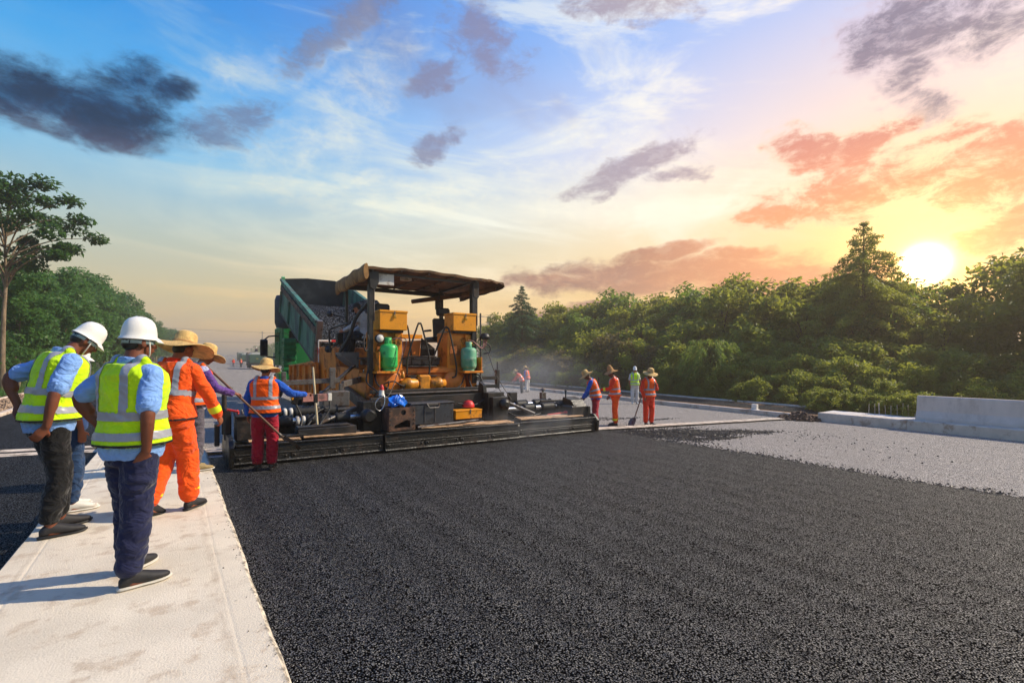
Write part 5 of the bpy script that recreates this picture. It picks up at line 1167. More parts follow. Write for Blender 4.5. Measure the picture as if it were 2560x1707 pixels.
TORSO = [(.82, .135, .105), (.90, .165, .122), (.98, .165, .120), (1.08, .148, .108), (1.20, .158, .116), (1.31, .178, .124), (1.40, .180, .112), (1.455, .130, .090), (1.495, .068, .066)]
HATS = {}
def person(name, label, loc, az, o):
    """o: pose and clothing. az = facing, degrees clockwise from +Y. Local frame: x right, y forward, z up."""
    s = o.get('h', 1.72)/1.75; vox = o.get('vox', .009)
    root = thing(name, label, 'person', (0,0,0), o.get('group'))
    lean, side_, twist = o.get('lean', 0.), o.get('side', 0.), math.radians(o.get('twist', 0.)); drop = o.get('drop', 0.)
    hipz = .92-drop
    # spine: rotate the torso about the hips
    def sp(z, x=0., y=0.):
        k = max(0., min(1., (z-.90)/.55)); a = lean*(.55*k+.45*min(1, k*1.6)); c, n_ = math.cos(a), math.sin(a); tw = twist*k
        xr, yr = x*math.cos(tw)+y*math.sin(tw), -x*math.sin(tw)+y*math.cos(tw)
        h_ = z-.90
        return Vector((xr+side_*k*h_, yr*c+h_*n_ if h_ > 0 else yr, .90-drop+h_*c-(yr*n_ if h_ > 0 else 0)))
    def ring(z, rx, ry, n=24, p=2.4, yo=0.):
        out = []
        for k in range(n):
            a = 2*math.pi*k/n; c, d = math.cos(a), math.sin(a)
            out.append(sp(z, rx*math.copysign(abs(c)**(2/p), c), yo+ry*math.copysign(abs(d)**(2/p), d)))
        return out
    fat = o.get('fat', 1.0)
    def torso(grow, z0, z1, flare=0.):
        zs = [t[0] for t in TORSO]; res = []
        for z in np.linspace(z0, z1, 16):
            rx = float(np.interp(z, zs, [t[1] for t in TORSO])); ry = float(np.interp(z, zs, [t[2] for t in TORSO]))
            f = flare*max(0, (1.15-z))/.3
            belly = (.03*math.exp(-((z-1.06)/.13)**2))*(fat-1)*6
            res.append(ring(z, rx*(1+.35*(fat-1))+grow+f, ry+grow+f+belly*.5, yo=belly*.5+.012*math.exp(-((z-1.32)/.1)**2)))
        return res
    # joints
    shz = 1.405; SH = {}; EL = {}; WR = {}; HD = {}
    for k, sg in (('L', -1), ('R', 1)):
        SH[k] = sp(shz, sg*.178, -.005)
        d = o.get('arm'+k)            # directions of upper arm and forearm in the torso's local frame, and hand
        if d is None: d = ((sg*.12, .02, -1), (sg*.02, .18, -1), (0, .1, -1))
        v = [Vector(x).normalized() for x in d[:3]]
        EL[k] = SH[k]+v[0]*.285; WR[k] = EL[k]+v[1]*.25; HD[k] = v[2]
    HP, KN, AN, FT = {}, {}, {}, {}
    for k, sg in (('L', -1), ('R', 1)):
        HP[k] = Vector((sg*.088, 0, hipz)); lg = o.get('leg'+k)
        if lg is None: AN[k] = Vector((sg*.105, 0, .075)); KN[k] = (HP[k]+AN[k])/2+Vector((sg*.012, .015, .0)); FT[k] = (sg*.12, 1, 0)
        else: KN[k], AN[k], FT[k] = Vector(lg[0]), Vector(lg[1]), lg[2]
    sk = o.get('skin', M_skin)
    # ---- body: one continuous surface
    b = Blob(); b.rings(torso(0, .84, 1.495))
    nk = sp(1.47); hp_ = o.get('head', (0, 0, 0))       # head yaw, pitch, roll (degrees; pitch + looks down)
    Rh = Matrix.Rotation(math.radians(-hp_[0]), 3, 'Z') @ Matrix.Rotation(math.radians(-hp_[1])-lean*.6, 3, 'X') @ Matrix.Rotation(math.radians(hp_[2]), 3, 'Y')
    hc = nk+Vector((0, .025+lean*.05, .0))+(Rh @ Vector((0, .012, .155)))
    HK = .92
    H = lambda x, y, z: hc+Rh @ (Vector((x, y, z))*HK)
    b.limb([sp(1.42, 0, -.01), hc+Rh @ Vector((0, -.02, -.06))], [.062, .055])
    b.ball(H(0, -.008, .02), (.071, .089, .090), Rh); b.ball(H(0, .022, -.045), (.055, .064, .066), Rh); b.ball(H(0, .05, -.09), (.034, .03, .026), Rh)
    b.limb([H(0, .088, .012), H(0, .108, -.028)], [.010, .016]); b.ball(H(0, .088, -.028), (.02, .016, .012), Rh); b.limb([H(-.035, .082, .03), H(.035, .082, .03)], [.012, .012])
    b.limb([H(-.018, .089, -.062), H(.018, .089, -.062)], [.009, .009])
    for sg in (-1, 1): b.ball(H(sg*.079, -.012, -.012), (.010, .022, .034), Rh); b.ball(H(sg*.042, .066, -.02), (.024, .02, .02), Rh)
    def hand(k, sg):
        f = HD[k]; ref = Vector(o.get('palm'+k, (-sg, 0, 0))); nrm = (ref-f*ref.dot(f)).normalized(); sd = f.cross(nrm).normalized()      # sd: across the palm
        w = WR[k]; curl = o.get('curl'+k, .5); thumb = o.get('thumb'+k, 1 if sd.y > 0 else -1)
        pal = []
        for q, (hw, ht) in ((0, (.026, .019)), (.03, (.034, .017)), (.065, (.041, .015)), (.092, (.040, .013))):
            c = w+f*q; pal.append([c+sd*hw*math.cos(2*math.pi*i/12)+nrm*ht*math.sin(2*math.pi*i/12) for i in range(12)])
        b.rings(pal)
        for i, (off, L) in enumerate(((.030, .068), (.0105, .078), (-.0105, .073), (-.030, .056))):
            p = w+f*.088+sd*off*thumb; d = f.copy(); pts = [p]; c_ = curl*(1+.08*i)
            for j, fr in enumerate((.45, .3, .25)):
                d = (Matrix.Rotation(c_*(.9 if j else .6), 3, sd) @ d if (Matrix.Rotation(.1, 3, sd) @ f).dot(nrm) > 0 else Matrix.Rotation(-c_*(.9 if j else .6), 3, sd) @ d)
                p = p+d*L*fr; pts.append(p)
            b.limb(pts, [.0095, .009, .0085, .0075], 8)
        t0 = w+f*.03+sd*.03*thumb; t1 = t0+(f*.55+sd*.6*thumb+nrm*.35).normalized()*.04; t2 = t1+(f*.8+sd*.15*thumb+nrm*.5).normalized()*.03
        b.limb([t0-sd*.01*thumb, t1, t2], [.015, .0115, .009], 8)
    for k, sg in (('L', -1), ('R', 1)):
        b.limb([SH[k], EL[k], WR[k]], [.052, .041, .028]); b.limb([SH[k]+(EL[k]-SH[k])*.15, SH[k].lerp(EL[k], .6)], [.05, .044]); b.limb([EL[k], EL[k].lerp(WR[k], .4)], [.04, .039]); hand(k, sg)
        b.limb([HP[k], HP[k].lerp(KN[k], .5), KN[k], KN[k].lerp(AN[k], .4), AN[k]], [.088, .075, .056, .055, .038])
        ft = Vector(FT[k]).normalized(); b.limb([AN[k]-Vector((0,0,.03)), AN[k]+ft*.12-Vector((0,0,.045))], [.036, .028])
    bm_ = b.mesh('body', vox if o.get('near') else vox*1.15, 3, .4); bm_.materials.append(sk); raw('body', bm_, root)
    # ---- clothing
    tm, sm_ = C[o['trousers']], C[o['top']]
    tr = Blob(); tr.rings(torso(.018, .80, o.get('tz', 1.04)))
    wide = o.get('wide', 1.0)
    for k, sg in (('L', -1), ('R', 1)):
        cuff = AN[k].lerp(KN[k], o.get('cuff', 0)+.17); kb = (KN[k]-(HP[k]+AN[k])/2)
        tr.limb([HP[k]+Vector((0,0,.02)), HP[k].lerp(KN[k], .5)+Vector((sg*.004, -.006, 0)), KN[k]+kb*.1, KN[k].lerp(AN[k], .5)-Vector((0,.006,0)), cuff-Vector((0,.012,-.005))], [.106, .098*wide, .083*wide, .081*wide, .076*wide], 16)
    me = tr.mesh('trousers', vox*1.15, 4, .5, .016); me.materials.append(tm); to = raw('trousers', me, root)
    sh = Blob(); hem = o.get('hem', .86); sh.rings(torso(.020, hem, 1.47, o.get('flare', .01)))
    for k, sg in (('L', -1), ('R', 1)):
        if o.get('sleeve', 'long') == 'short':
            e_ = SH[k].lerp(EL[k], .78); sh.limb([sp(1.40, sg*.12, 0), SH[k], SH[k].lerp(EL[k], .4), e_], [.07, .069, .067, .069])
        else: sh.limb([sp(1.40, sg*.12, 0), SH[k], SH[k].lerp(EL[k], .5), EL[k], EL[k].lerp(WR[k], .5), WR[k].lerp(EL[k], .06)], [.072, .071, .064, .060, .054, .047])
    me = sh.mesh('shirt', vox*1.1, 3, .5, .014); me.materials.append(sm_)
    so = raw('jacket' if o.get('sleeve', 'long') == 'long' else 'shirt', me, root)
    if 'sleevecol' in o and o['sleevecol']:
        me.materials.append(C[o['sleevecol']])
        cz = (sp(1.2), sp(1.4))
        for p in me.polygons:
            c = p.center; dS = min(min(((c-SH[k].lerp(EL[k], t)).length, (c-EL[k].lerp(WR[k], t)).length))for k in 'LR' for t in (.2, .4, .6, .8, 1.0)); 
            if dS < .085: p.material_index = 1
    cl = Blob(); 
    part_col = Blob().rings([[sp(z, rx*math.cos(2*math.pi*k/20), -.004+ry*math.sin(2*math.pi*k/20))+Vector((0, 0, .012*math.sin(2*math.pi*k/20+math.pi))) for k in range(20)] for z, rx, ry in ((1.45, .085, .082), (1.475, .078, .078), (1.505, .070, .074), (1.515, .064, .068))])
    me = part_col.mesh('collar', vox*.9, 2, .4); me.materials.append(C[o.get('collar', o['top'])]); raw('collar', me, root)
    # ---- vest with reflective bands
    if o.get('vest'):
        vb = Blob(); vh = o.get('vhem', .92); vb.rings(torso(.042, vh, 1.475, .032))
        for sg in (-1, 1): vb.limb([sp(1.455, sg*.09, -.005), sp(1.44, sg*.125, -.005)], [.052, .046], ell=1.7)
        me = vb.mesh('vest', vox, 3, .5, .012); me.materials.append(C[o['vest']]); vo = raw('vest', me, root)
        # bands: faces of the vest lifted off it
        axis = [(sp(z), z) for z in np.linspace(.86, 1.5, 33)]
        V = [v.co.copy() for v in me.vertices]; NN = [v.normal.copy() for v in me.vertices]
        PC = np.array([p.center[:] for p in me.polygons]); bd = np.full(len(PC), 1e9); ZT = np.zeros(len(PC))       # height along the spine of every face
        for i in range(len(axis)-1):
            A_, B_ = np.array(axis[i][0]), np.array(axis[i+1][0]); d_ = B_-A_; t_ = np.clip(((PC-A_) @ d_)/(d_ @ d_), 0, 1); q_ = ((A_+t_[:, None]*d_-PC)**2).sum(1)
            m_ = q_ < bd; bd[m_] = q_[m_]; ZT[m_] = axis[i][1]+(axis[i+1][1]-axis[i][1])*t_[m_]
        bands = o.get('bands', (1.0, 1.14)); bw = .026
        sel = []; up_ = bands[-1]
        tw_inv = Matrix.Rotation(twist, 3, 'Z')
        for p in me.polygons:
            z = ZT[p.index]; xl = (tw_inv @ (p.center-sp(z))).x
            if any(abs(z-q_) < bw for q_ in bands) or (o.get('vert', True) and z > up_ and abs(abs(xl)-.115) < .024 and z < 1.52): sel.append(p.index)
        zlow = ZT; zmin = sp(vh+.016).z
        hem_ = [p.index for p in me.polygons if p.center.z < zmin+.012*0 and p.normal.z > -.75 and zlow[p.index] < vh+.03]
        def lift(idx, nm, mt, off):
            used = {}; nv, nf = [], []
            for i in idx:
                fl = []
                for vi in me.polygons[i].vertices:
                    if vi not in used: used[vi] = len(nv); nv.append(V[vi]+NN[vi]*off)
                    fl.append(used[vi])
                nf.append(fl)
            if nf:
                m3 = bpy.data.meshes.new(nm); m3.from_pydata([tuple(v) for v in nv], [], nf); m3.polygons.foreach_set('use_smooth', [True]*len(nf)); m3.materials.append(mt); raw(nm, m3, vo)
        if o.get('near'): lift(hem_, 'hem_piping', M_rub, .003)
        used = {}; nv, nf = [], []
        for i in sel:
            f = []
            for vi in me.polygons[i].vertices:
                if vi not in used: used[vi] = len(nv); nv.append(V[vi]+NN[vi]*.0045)
                f.append(used[vi])
            nf.append(f)
        m2 = bpy.data.meshes.new('reflective_band'); m2.from_pydata([tuple(v) for v in nv], [], nf); m2.polygons.foreach_set('use_smooth', [True]*len(nf)); m2.materials.append(o.get('tape', M_refl)); raw('reflective_band', m2, vo)
    # ---- shoes
    for k, sg in (('L', -1), ('R', 1)):
        ft = Vector(FT[k]).normalized(); heel = AN[k]-Vector((0,0,.075))-ft*.06
        pit = ft.z; sdv = ft.cross(Vector((0,0,1))).normalized(); upv = sdv.cross(ft).normalized()
        def foot(prof):
            return [[heel+ft*y+sdv*(w*math.cos(2*math.pi*i/14))+upv*(z0+(z1-z0)*(.5+.5*math.sin(2*math.pi*i/14))) for i in range(14)] for (y, w, z0, z1) in prof]
        sc = .98
        bl = Blob(); bl.rings(foot([(-.005, .022, .015, .07), (.02, .036, .012, .10), (.06, .040, .012, .125), (.11, .042, .012, .108), (.17, .048, .012, .084), (.22, .045, .012, .068), (.26, .032, .014, .056), (.278, .012, .02, .042)]))
        me = bl.mesh('shoe', max(.008, vox), 3, .5); me.materials.append(o.get('shoe', M_shoe)); shoe = raw('shoe', me, root)
        mb = MB(); mb.add(*closed_loft(foot([(-.016, .02, .0, .022), (.0, .036, 0, .026), (.06, .041, 0, .024), (.12, .043, .002, .022), (.18, .050, .0, .022), (.23, .046, .0, .024), (.27, .030, .004, .028), (.288, .01, .010, .03)])), smooth=True)
        me = bpy.data.meshes.new('sole'); me.from_pydata([tuple(v) for v in mb.v], [], mb.f); me.polygons.foreach_set('use_smooth', mb.sm); fix_normals(me); me.materials.append(o.get('sole', M_rub)); raw('sole', me, shoe)
    # ---- face and head-wear
    for sg in (-1, 1):
        mb = MB(); mb.lathe([(.0001, -.011), (.008, -.008), (.011, 0), (.008, .008), (.0001, .011)], H(sg*.031, .080, .012), n=10); me = bpy.data.meshes.new('eye'); me.from_pydata(mb.v, [], mb.f); me.materials.append(M_eye if sg*0 else M_hair if o.get('far', True) else M_eye); raw('eye', me, root)
    mb = MB(); mb.box(H(0, .095, -.063), (.042, .012, .005), Rh); me = bpy.data.meshes.new('mouth'); me.from_pydata(mb.v, [], mb.f); me.materials.append(M_lip); raw('mouth', me, root)
    hr = Blob(); hr.ball(H(0, -.022, .035), (.0745, .0865, .083), Rh); hr.ball(H(0, -.055, -.015), (.064, .053, .055), Rh)
    me = hr.mesh('hair', max(.009, vox), 3, .5); me.materials.append(M_hair); raw('hair', me, root)
    ht = o.get('hat', 'straw')
    def put(name, mb, m, tilt=(0, 0), parent=None, off=(0, 0, 0)):
        Rt = Rh @ Matrix.Rotation(math.radians(-tilt[0]), 3, 'X') @ Matrix.Rotation(math.radians(tilt[1]), 3, 'Y')
        me = bpy.data.meshes.new(name); me.from_pydata([tuple(hc+Rh @ Vector(off)+Rt @ Vector(v)) for v in mb.v], [], mb.f); me.polygons.foreach_set('use_smooth', mb.sm); fix_normals(me); me.materials.append(m); return raw(name, me, parent or root)
    ti = o.get('tilt', (0, 0))
    if ht == 'helmet':
        mb = MB(); n = 36; rows = []
        for j, (r, z) in enumerate(((1.18, -.016), (1.11, .0), (1.06, .012), (1.04, .05), (.98, .09), (.86, .13), (.66, .158), (.36, .175), (.06, .18))):
            row = []
            for k in range(n+1):
                a = 2*math.pi*k/n; pe = max(0, math.sin(a))**3*(.045 if j == 0 else .018 if j == 1 else 0); row.append((r*.083*math.cos(a), (r*.101+pe*.9)*math.sin(a), z*.82-(.012 if j == 0 and math.sin(a) > .5 else 0)))
            rows.append(row)
        mb.sheet(rows); mb.sheet([[(p[0]*.95, p[1]*.95, p[2]-.004) for p in r] for r in rows[:3]])
        hm = put('hard_hat', mb, M_helm, ti, off=(0, -.005, .03))
        mb = MB(); mb.sheet([[(0.017*sx, (.03+.085*math.cos(t))*1 - .03, .025+.126*math.sin(t)) for sx in (-1, 1)] for t in np.linspace(.5, 2.6, 14)]); put('ridge', mb, M_helm, ti, hm, (0, -.005, .032))
        mb = MB(); mb.lathe([(.079, -.02), (.081, -.045), (.078, -.045), (.076, -.02)], (0, 0, 0), n=24, sy=1.22); put('headband', mb, mat('helmet_band', (150,170,172), .6) if 'helmet_band' not in bpy.data.materials else bpy.data.materials['helmet_band'], ti, hm, (0, -.005, .03))
        mb = MB(); mb.tube([(-.074, .02, .02), (-.072, .03, -.045), (-.046, .042, -.097), (0, .05, -.113), (.046, .042, -.097), (.072, .03, -.045), (.074, .02, .02)], .005, 6, curve=4); put('chin_strap', mb, M_wht, (0, 0), hm)
    elif ht in ('straw', 'cone', 'brown'):
        mb = MB(); n = 40; rows = []; wob = random.Random(hash(label) % 997).uniform(0, 6)
        br_ = o.get('brim', .215)
        prof = [(br_, -.045), (br_*.9, -.032), (br_*.75, -.018), (.125, .0), (.105, .012), (.100, .05), (.095, .095), (.082, .125), (.05, .142), (.004, .147)] if ht != 'cone' else [(br_, -.03), (br_*.85, -.012), (.135, .012), (.105, .035), (.088, .09), (.068, .15), (.045, .20), (.02, .225), (.004, .228)]
        for j, (r, z) in enumerate(prof):
            rows.append([(r*math.cos(2*math.pi*k/n)*.97, r*1.06*math.sin(2*math.pi*k/n), z+(.018*math.sin(2*2*math.pi*k/n+wob)+.01*math.sin(3*2*math.pi*k/n+wob*2))*max(0, (r-.11)/.1)) for k in range(n+1)])
        mb.sheet(rows); mb.sheet([[(p[0], p[1], p[2]-.006) for p in r] for r in rows])
        mb.sheet([[ (p[0], p[1], p[2]) for p in rows[0]], [(p[0], p[1], p[2]-.006) for p in rows[0]]])
        hm = put('straw_hat', mb, M_straw if ht == 'straw' else M_strawb, ti, off=(0, -.008, .054))
        mb = MB(); mb.lathe([(.107, .012), (.105, .03), (.103, .03), (.104, .012)], (0,0,0), n=32, sy=1.06); put('hat_band', mb, M_strawb, ti, hm, (0, -.008, .054))
    elif ht == 'cap':
        mb = MB(); rows = []
        for j, (r, z) in enumerate(((1.0, .0), (1.02, .03), (.96, .07), (.75, .10), (.4, .115), (.03, .118))): rows.append([(r*.084*math.cos(2*math.pi*k/28), r*.103*math.sin(2*math.pi*k/28), z) for k in range(29)])
        mb.sheet(rows); put('cap', mb, C['dark'], ti, off=(0, -.008, .03))
        mb = MB(); mb.sheet([[(r*.08*math.sin(t), .085+r*.085*math.cos(t)*.9-.02*0, .03-.02*r*math.cos(t)) for t in np.linspace(-1.4, 1.4, 12)] for r in (.3, .7, 1.0)]); put('peak', mb, C['dark'], ti, off=(0, .0, .0))
    if o.get('neckscarf'):
        sc_ = Blob(); sc_.limb([H(-.07, .0, -.03), H(-.075, -.03, -.09), sp(1.47, -.06, -.05)], [.02, .03, .035]); sc_.limb([H(.07, .0, -.03), H(.075, -.03, -.09), sp(1.47, .06, -.05)], [.02, .03, .035]); sc_.limb([H(0, -.085, -.02), sp(1.46, 0, -.07)], [.04, .06])
        me = sc_.mesh('neck_cloth', .011, 3); me.materials.append(C[o['neckscarf']]); raw('neck_cloth', me, root)
    if o.get('gloveR') or o.get('gloveL'):
        for k in 'LR':
            if not o.get('glove'+k): continue
            f = HD[k]; gb = Blob(); gb.limb([WR[k]-f*.03, WR[k]+f*.05, WR[k]+f*.12], [.036, .05, .04], ell=.6); me = gb.mesh('glove', .009, 3); me.materials.append(M_glove); raw('glove', me, root)
    if o.get('cuffs'):
        for k in 'LR':
            mb = MB(); d = (AN[k]-KN[k]).normalized(); c = AN[k].lerp(KN[k], .30); mb.lathe([(.086, -.03), (.090, 0), (.086, .03)], c, d, 20, sx=1.0); me = bpy.data.meshes.new('ankle_band'); me.from_pydata([tuple(v) for v in mb.v], [], mb.f); me.polygons.foreach_set('use_smooth', mb.sm); me.materials.append(M_ytape); raw('ankle_band', me, to)
            mb = MB(); d = (WR[k]-EL[k]).normalized(); c = EL[k].lerp(WR[k], .65); mb.lathe([(.058, -.035), (.061, 0), (.058, .035)], c, d, 18); me = bpy.data.meshes.new('cuff_band'); me.from_pydata([tuple(v) for v in mb.v], [], mb.f); me.polygons.foreach_set('use_smooth', mb.sm); me.materials.append(M_ytape); raw('cuff_band', me, so)
    root.scale = (s, s, s); root.location = loc; root.rotation_euler = (0, 0, -math.radians(az))
    def W(p): return Vector(loc)+Matrix.Rotation(-math.radians(az), 3, 'Z') @ (Vector(p)*s)
    return dict(root=root, W=W, WR=WR, HD=HD, EL=EL)
def shovel(name, label, a, b, blade=None):
    """a: grip end, b: blade end (world)."""
    a, b = Vector(a), Vector(b); t = thing(name, label, 'shovel', tuple(b)); d = (b-a).normalized(); e = b-d*.26
    part('handle', mat('shovel_wood', (96,62,44), .6, var=.25, vs=8) if 'shovel_wood' not in bpy.data.materials else bpy.data.materials['shovel_wood'], t, lambda mb: mb.tube([a, a.lerp(e, .5), e], .016, 8))
    sd = d.cross(Vector((0,0,1))).normalized(); up = sd.cross(d).normalized()
    def bl(mb):
        rows = []
        for q, w in ((0, .03), (.05, .10), (.14, .115), (.23, .11), (.29, .07), (.31, .02)):
            c = e+d*q+up*.02*math.sin(q*8); rows.append([c+sd*w*u+up*(.035*u*u+.0) for u in np.linspace(-1, 1, 7)])
        mb.sheet(rows); mb.sheet([[p-up*.004 for p in r] for r in rows])
        mb.tube([e-d*.08, e+d*.06], .02, 8)
    part('blade', M_gry, t, bl); return t
hipR = ((.55,-.45,-.72), (-.35,.15,-.9), (-.25,.55,-.6))
NEAR = dict(near=True, vox=.0085)
# the two supervisors with white helmets
person('person', 'man in lime vest and navy trousers, white helmet, hand on hip, nearest on the strip', (-.22, 4.06, .003), 52, dict(NEAR, h=1.70, trousers='navy', top='shirt', sleeve='short', vest='lime', hat='helmet', hem=.84, vhem=.93, flare=.015, fat=1.1, head=(8, 4, 0), skin=M_skin2, bands=(1.0, 1.13),
    armR=((.30,-.28,-.9), (-.22,.12,-.97), (-.45,-.10,-.75)), palmR=(-.9,.2,0), curlR=.35, armL=((-.80,-.25,-.62), (.42,.30,-.85), (.6,.5,-.4)), legL=((-.10,.05,.50), (-.13,.09,.075), (-.25,1,0)), legR=((.10,-.04,.49), (.12,-.09,.075), (.42,1,0)), sole=M_sole, wide=1.06))
person('person', 'man in lime vest and black trousers, white helmet, looking down at the left edge', (-.84, 5.52, .003), 64, dict(NEAR, h=1.80, trousers='black', top='shirt', sleeve='short', vest='lime', hat='helmet', hem=.84, vhem=.93, flare=.015, lean=.16, head=(4, 32, 0), skin=M_skin2, bands=(1.02, 1.15), neck=1,
    armR=((.22,-.42,-.88), (-.10,-.15,-.98), (-.3,-.5,-.8)), palmR=(-.9,0,0), curlR=.5, armL=((-.45,-.78,-.42), (.35,.1,-.93), (.5,-.1,-.8)), legL=((-.09,.08,.50), (-.11,.10,.075), (-.1,1,0)), legR=((.09,.03,.50), (.10,-.03,.075), (.2,1,0)), cuff=.03, wide=.95))
person('person', 'man in blue jeans and white helmet mostly hidden behind the leftmost supervisor', (-.82, 6.3, .003), 70, dict(NEAR, h=1.58, vox=.011, trousers='jean', top='shirt', sleeve='short', hat='helmet', head=(0, 10, 0), shoe=M_wht, sole=M_wht))
person('person', 'worker in orange suit and wide straw hat walking behind the navy trousers', (-.02, 5.62, .003), 34, dict(NEAR, h=1.70, trousers='suit', top='suit', vest='suit', bands=(1.17,), hat='straw', brim=.27, lean=.13, head=(14, 18, 0), tilt=(-6, 0), cuffs=True, hem=.84, flare=.03, wide=1.14, gloveL=True, collar='red',
    armL=((-.30,-.15,-.95), (.05,-.05,-1), (0,0,-1)), armR=((.42,.18,-.86), (.12,.45,-.86), (0,.6,-.7)), legL=((-.09,.02,.50), (-.10,-.15,.11), (.0,.9,-.3)), legR=((.09,.12,.52), (.11,.13,.075), (.1,1,0))))
sb_ = person('person', 'worker in grey trousers and straw hat holding a shovel, furthest on the strip', (.22, 7.62, .003), 70, dict(NEAR, h=1.64, vox=.0095, trousers='grey', top='pale', sleevecol='purple', vest='orange', hat='straw', brim=.245, lean=.14, head=(0, 16, 0), shoe=M_tan, sole=M_sole, hem=.86,
    armR=((.30,.45,-.85), (-.10,.85,-.35), (0,1,-.1)), palmR=(0,0,-1), curlR=1.0, armL=((-.2,.5,-.85), (.25,.9,-.1), (.1,1,0)), palmL=(0,0,-1), curlL=1.0))
g = sb_['W'](sb_['WR']['R']+sb_['HD']['R']*.08); 
shovel('shovel', 'long shovel held by the grey trousered worker on the strip', g+Vector((-.40,-.05,.42)), g+Vector((.75,.10,-.85)))
p5 = person('person', 'worker in orange vest and crimson trousers, back turned, at the left screed end', (1.10, 7.80, zg(1.0)+.004), 22, dict(NEAR, h=1.56, vox=.0095, trousers='maroon', top='blue', vest='orange', hat='straw', brim=.225, fat=1.12, head=(6, 8, 0), tilt=(2, 4), hem=.86, bands=(1.02, 1.17), shoe=M_rub, wide=1.1, gloveL=False,
    armR=((.72,.30,-.62), (.72,.62,-.12), (.6,.8,.1)), palmR=(0,0,-1), curlR=.7, armL=((-.32,.10,-.94), (.0,.15,-1), (0,.1,-1))))
# operator on the paver
person('person', 'paver operator in dark cap and pale shirt under the canvas roof', (3.66, 10.98, 1.53), -48, dict(h=1.68, vox=.012, trousers='dark', top='dwht', vest=None, hat='cap', lean=.22, head=(10, 22, 0), drop=.42, collar='dwht',
    armR=((.2,.5,-.8), (-.1,.8,-.4), (0,1,-.2)), armL=((-.2,.5,-.8), (.1,.8,-.4), (0,1,-.2)), legL=((-.13,.40,.52), (-.14,.48,.09), (-.1,1,0)), legR=((.13,.40,.52), (.14,.48,.09), (.1,1,0))))
# workers at the right screed end
FAR = dict(vox=.013)
person('person', 'worker with blue sleeves and crimson trousers bending over the right screed end', (9.40, 9.35, zg(9.40)-.03), -38, dict(FAR, h=1.56, trousers='maroon', top='blue', vest='orange', hat='straw', brim=.22, lean=.26, head=(0, 24, 0), skin=M_skin2, armL=((-.2,.35,-.9), (0,.5,-.8), (0,.6,-.6)), armR=((.15,.3,-.9), (0,.5,-.85), (0,.6,-.6))))
p8 = person('person', 'worker in orange suit and tall brown straw hat, second from the screed', (10.25, 9.42, zg(10.25)-.03), -40, dict(FAR, h=1.60, trousers='suit', top='red', vest='orange', hat='cone', brim=.215, lean=.08, head=(0, 14, 0), skin=M_skin2, cuffs=True, armL=((-.15,.45,-.88), (.05,.85,-.1), (0,1,0)), palmL=(0,0,-1), curlL=1.0, armR=((.2,.1,-.95), (-.1,.5,-.85), (0,.5,-.8)), gloveR=True))
g = p8['W'](p8['WR']['L']+p8['HD']['L']*.07); shovel('shovel', 'upright shovel beside the worker in the tall brown hat', g+Vector((.02,.03,.35)), (g.x-.12, g.y+.02, zg(g.x)-.02))
person('person', 'man in lime vest, white helmet and pale trousers by the right kerb', (17.45, 14.85, zg(17.4)-.03), 212, dict(FAR, vox=.016, h=1.70, trousers='white', top='dwht', sleeve='short', vest='lime', hat='helmet', shoe=M_wht, armL=((-.25,-.05,-1), (.1,.1,-1), (0,.1,-1)), armR=((.25,-.05,-1), (-.1,.1,-1), (0,.1,-1))))
p10 = person('person', 'worker in red jacket, orange vest and straw hat leaning on a curved shovel', (11.15, 8.98, zg(11.15)-.03), 196, dict(FAR, h=1.60, trousers='red', top='red', vest='orange', hat='straw', brim=.225, lean=.03, head=(0, 14, 0), skin=M_skin2, armR=((.35,.15,-.9), (-.12,.3,-.95), (0,.3,-.9)), armL=((-.35,.05,-.93), (.45,.55,.55), (.4,.4,.5)), curlR=1.0))
g = p10['W'](p10['WR']['R']+p10['HD']['R']*.06); shovel('shovel', 'curved shovel held by the worker in the red jacket', g+Vector((.25,.12,.55)), (g.x-.42, g.y+.10, zg(g.x)-.01))
# two far workers beyond the paver
pa = person('person', 'stooping worker raking, orange jacket and dark trousers, far behind the paver', (17.2, 23.3, zg(17.2)-.06), -40, dict(FAR, vox=.018, h=1.55, trousers='dark', top='red', vest='orange', hat='straw', lean=.55, head=(0, 12, 0), armL=((-.1,.6,-.8), (0,.7,-.7), (0,.7,-.7)), armR=((.1,.5,-.85), (0,.6,-.8), (0,.7,-.7))))
g = pa['W'](pa['WR']['L']+pa['HD']['L']*.06); shovel('rake', 'long rake held by the stooping worker far behind the paver', g+Vector((.3,-.1,.2)), (g.x-1.3, g.y+.5, zg(17)-.0))
person('person', 'worker in orange vest and pale trousers standing far behind the paver', (18.3, 24.2, zg(17.4)-.05), -20, dict(FAR, vox=.018, h=1.66, trousers='white', top='blue', vest='orange', hat='straw', lean=.14, head=(0, 12, 0)))
# figures far down the road
person('person', 'tiny worker in orange vest walking down the distant road', (11.4, 112, G(6, 112)), -20, dict(FAR, vox=.03, h=1.7, trousers='dark', top='red', vest='orange', hat='straw'))
person('person', 'tiny worker in dark red beside another on the distant road', (10.6, 118, G(6, 118)), 160, dict(FAR, vox=.03, h=1.7, trousers='grey', top='red', vest=None, hat='straw'))
person('person', 'tiny man in white helmet sitting on the load of the nearest waiting truck', (12.7, 100.2, G(6, 99)+2.62), 200, dict(FAR, vox=.03, h=1.7, trousers='dark', top='dark', vest=None, hat='helmet', drop=.42, legL=((-.13,.40,.52), (-.14,.48,.09), (-.1,1,0)), legR=((.13,.40,.52), (.14,.48,.09), (.1,1,0))))
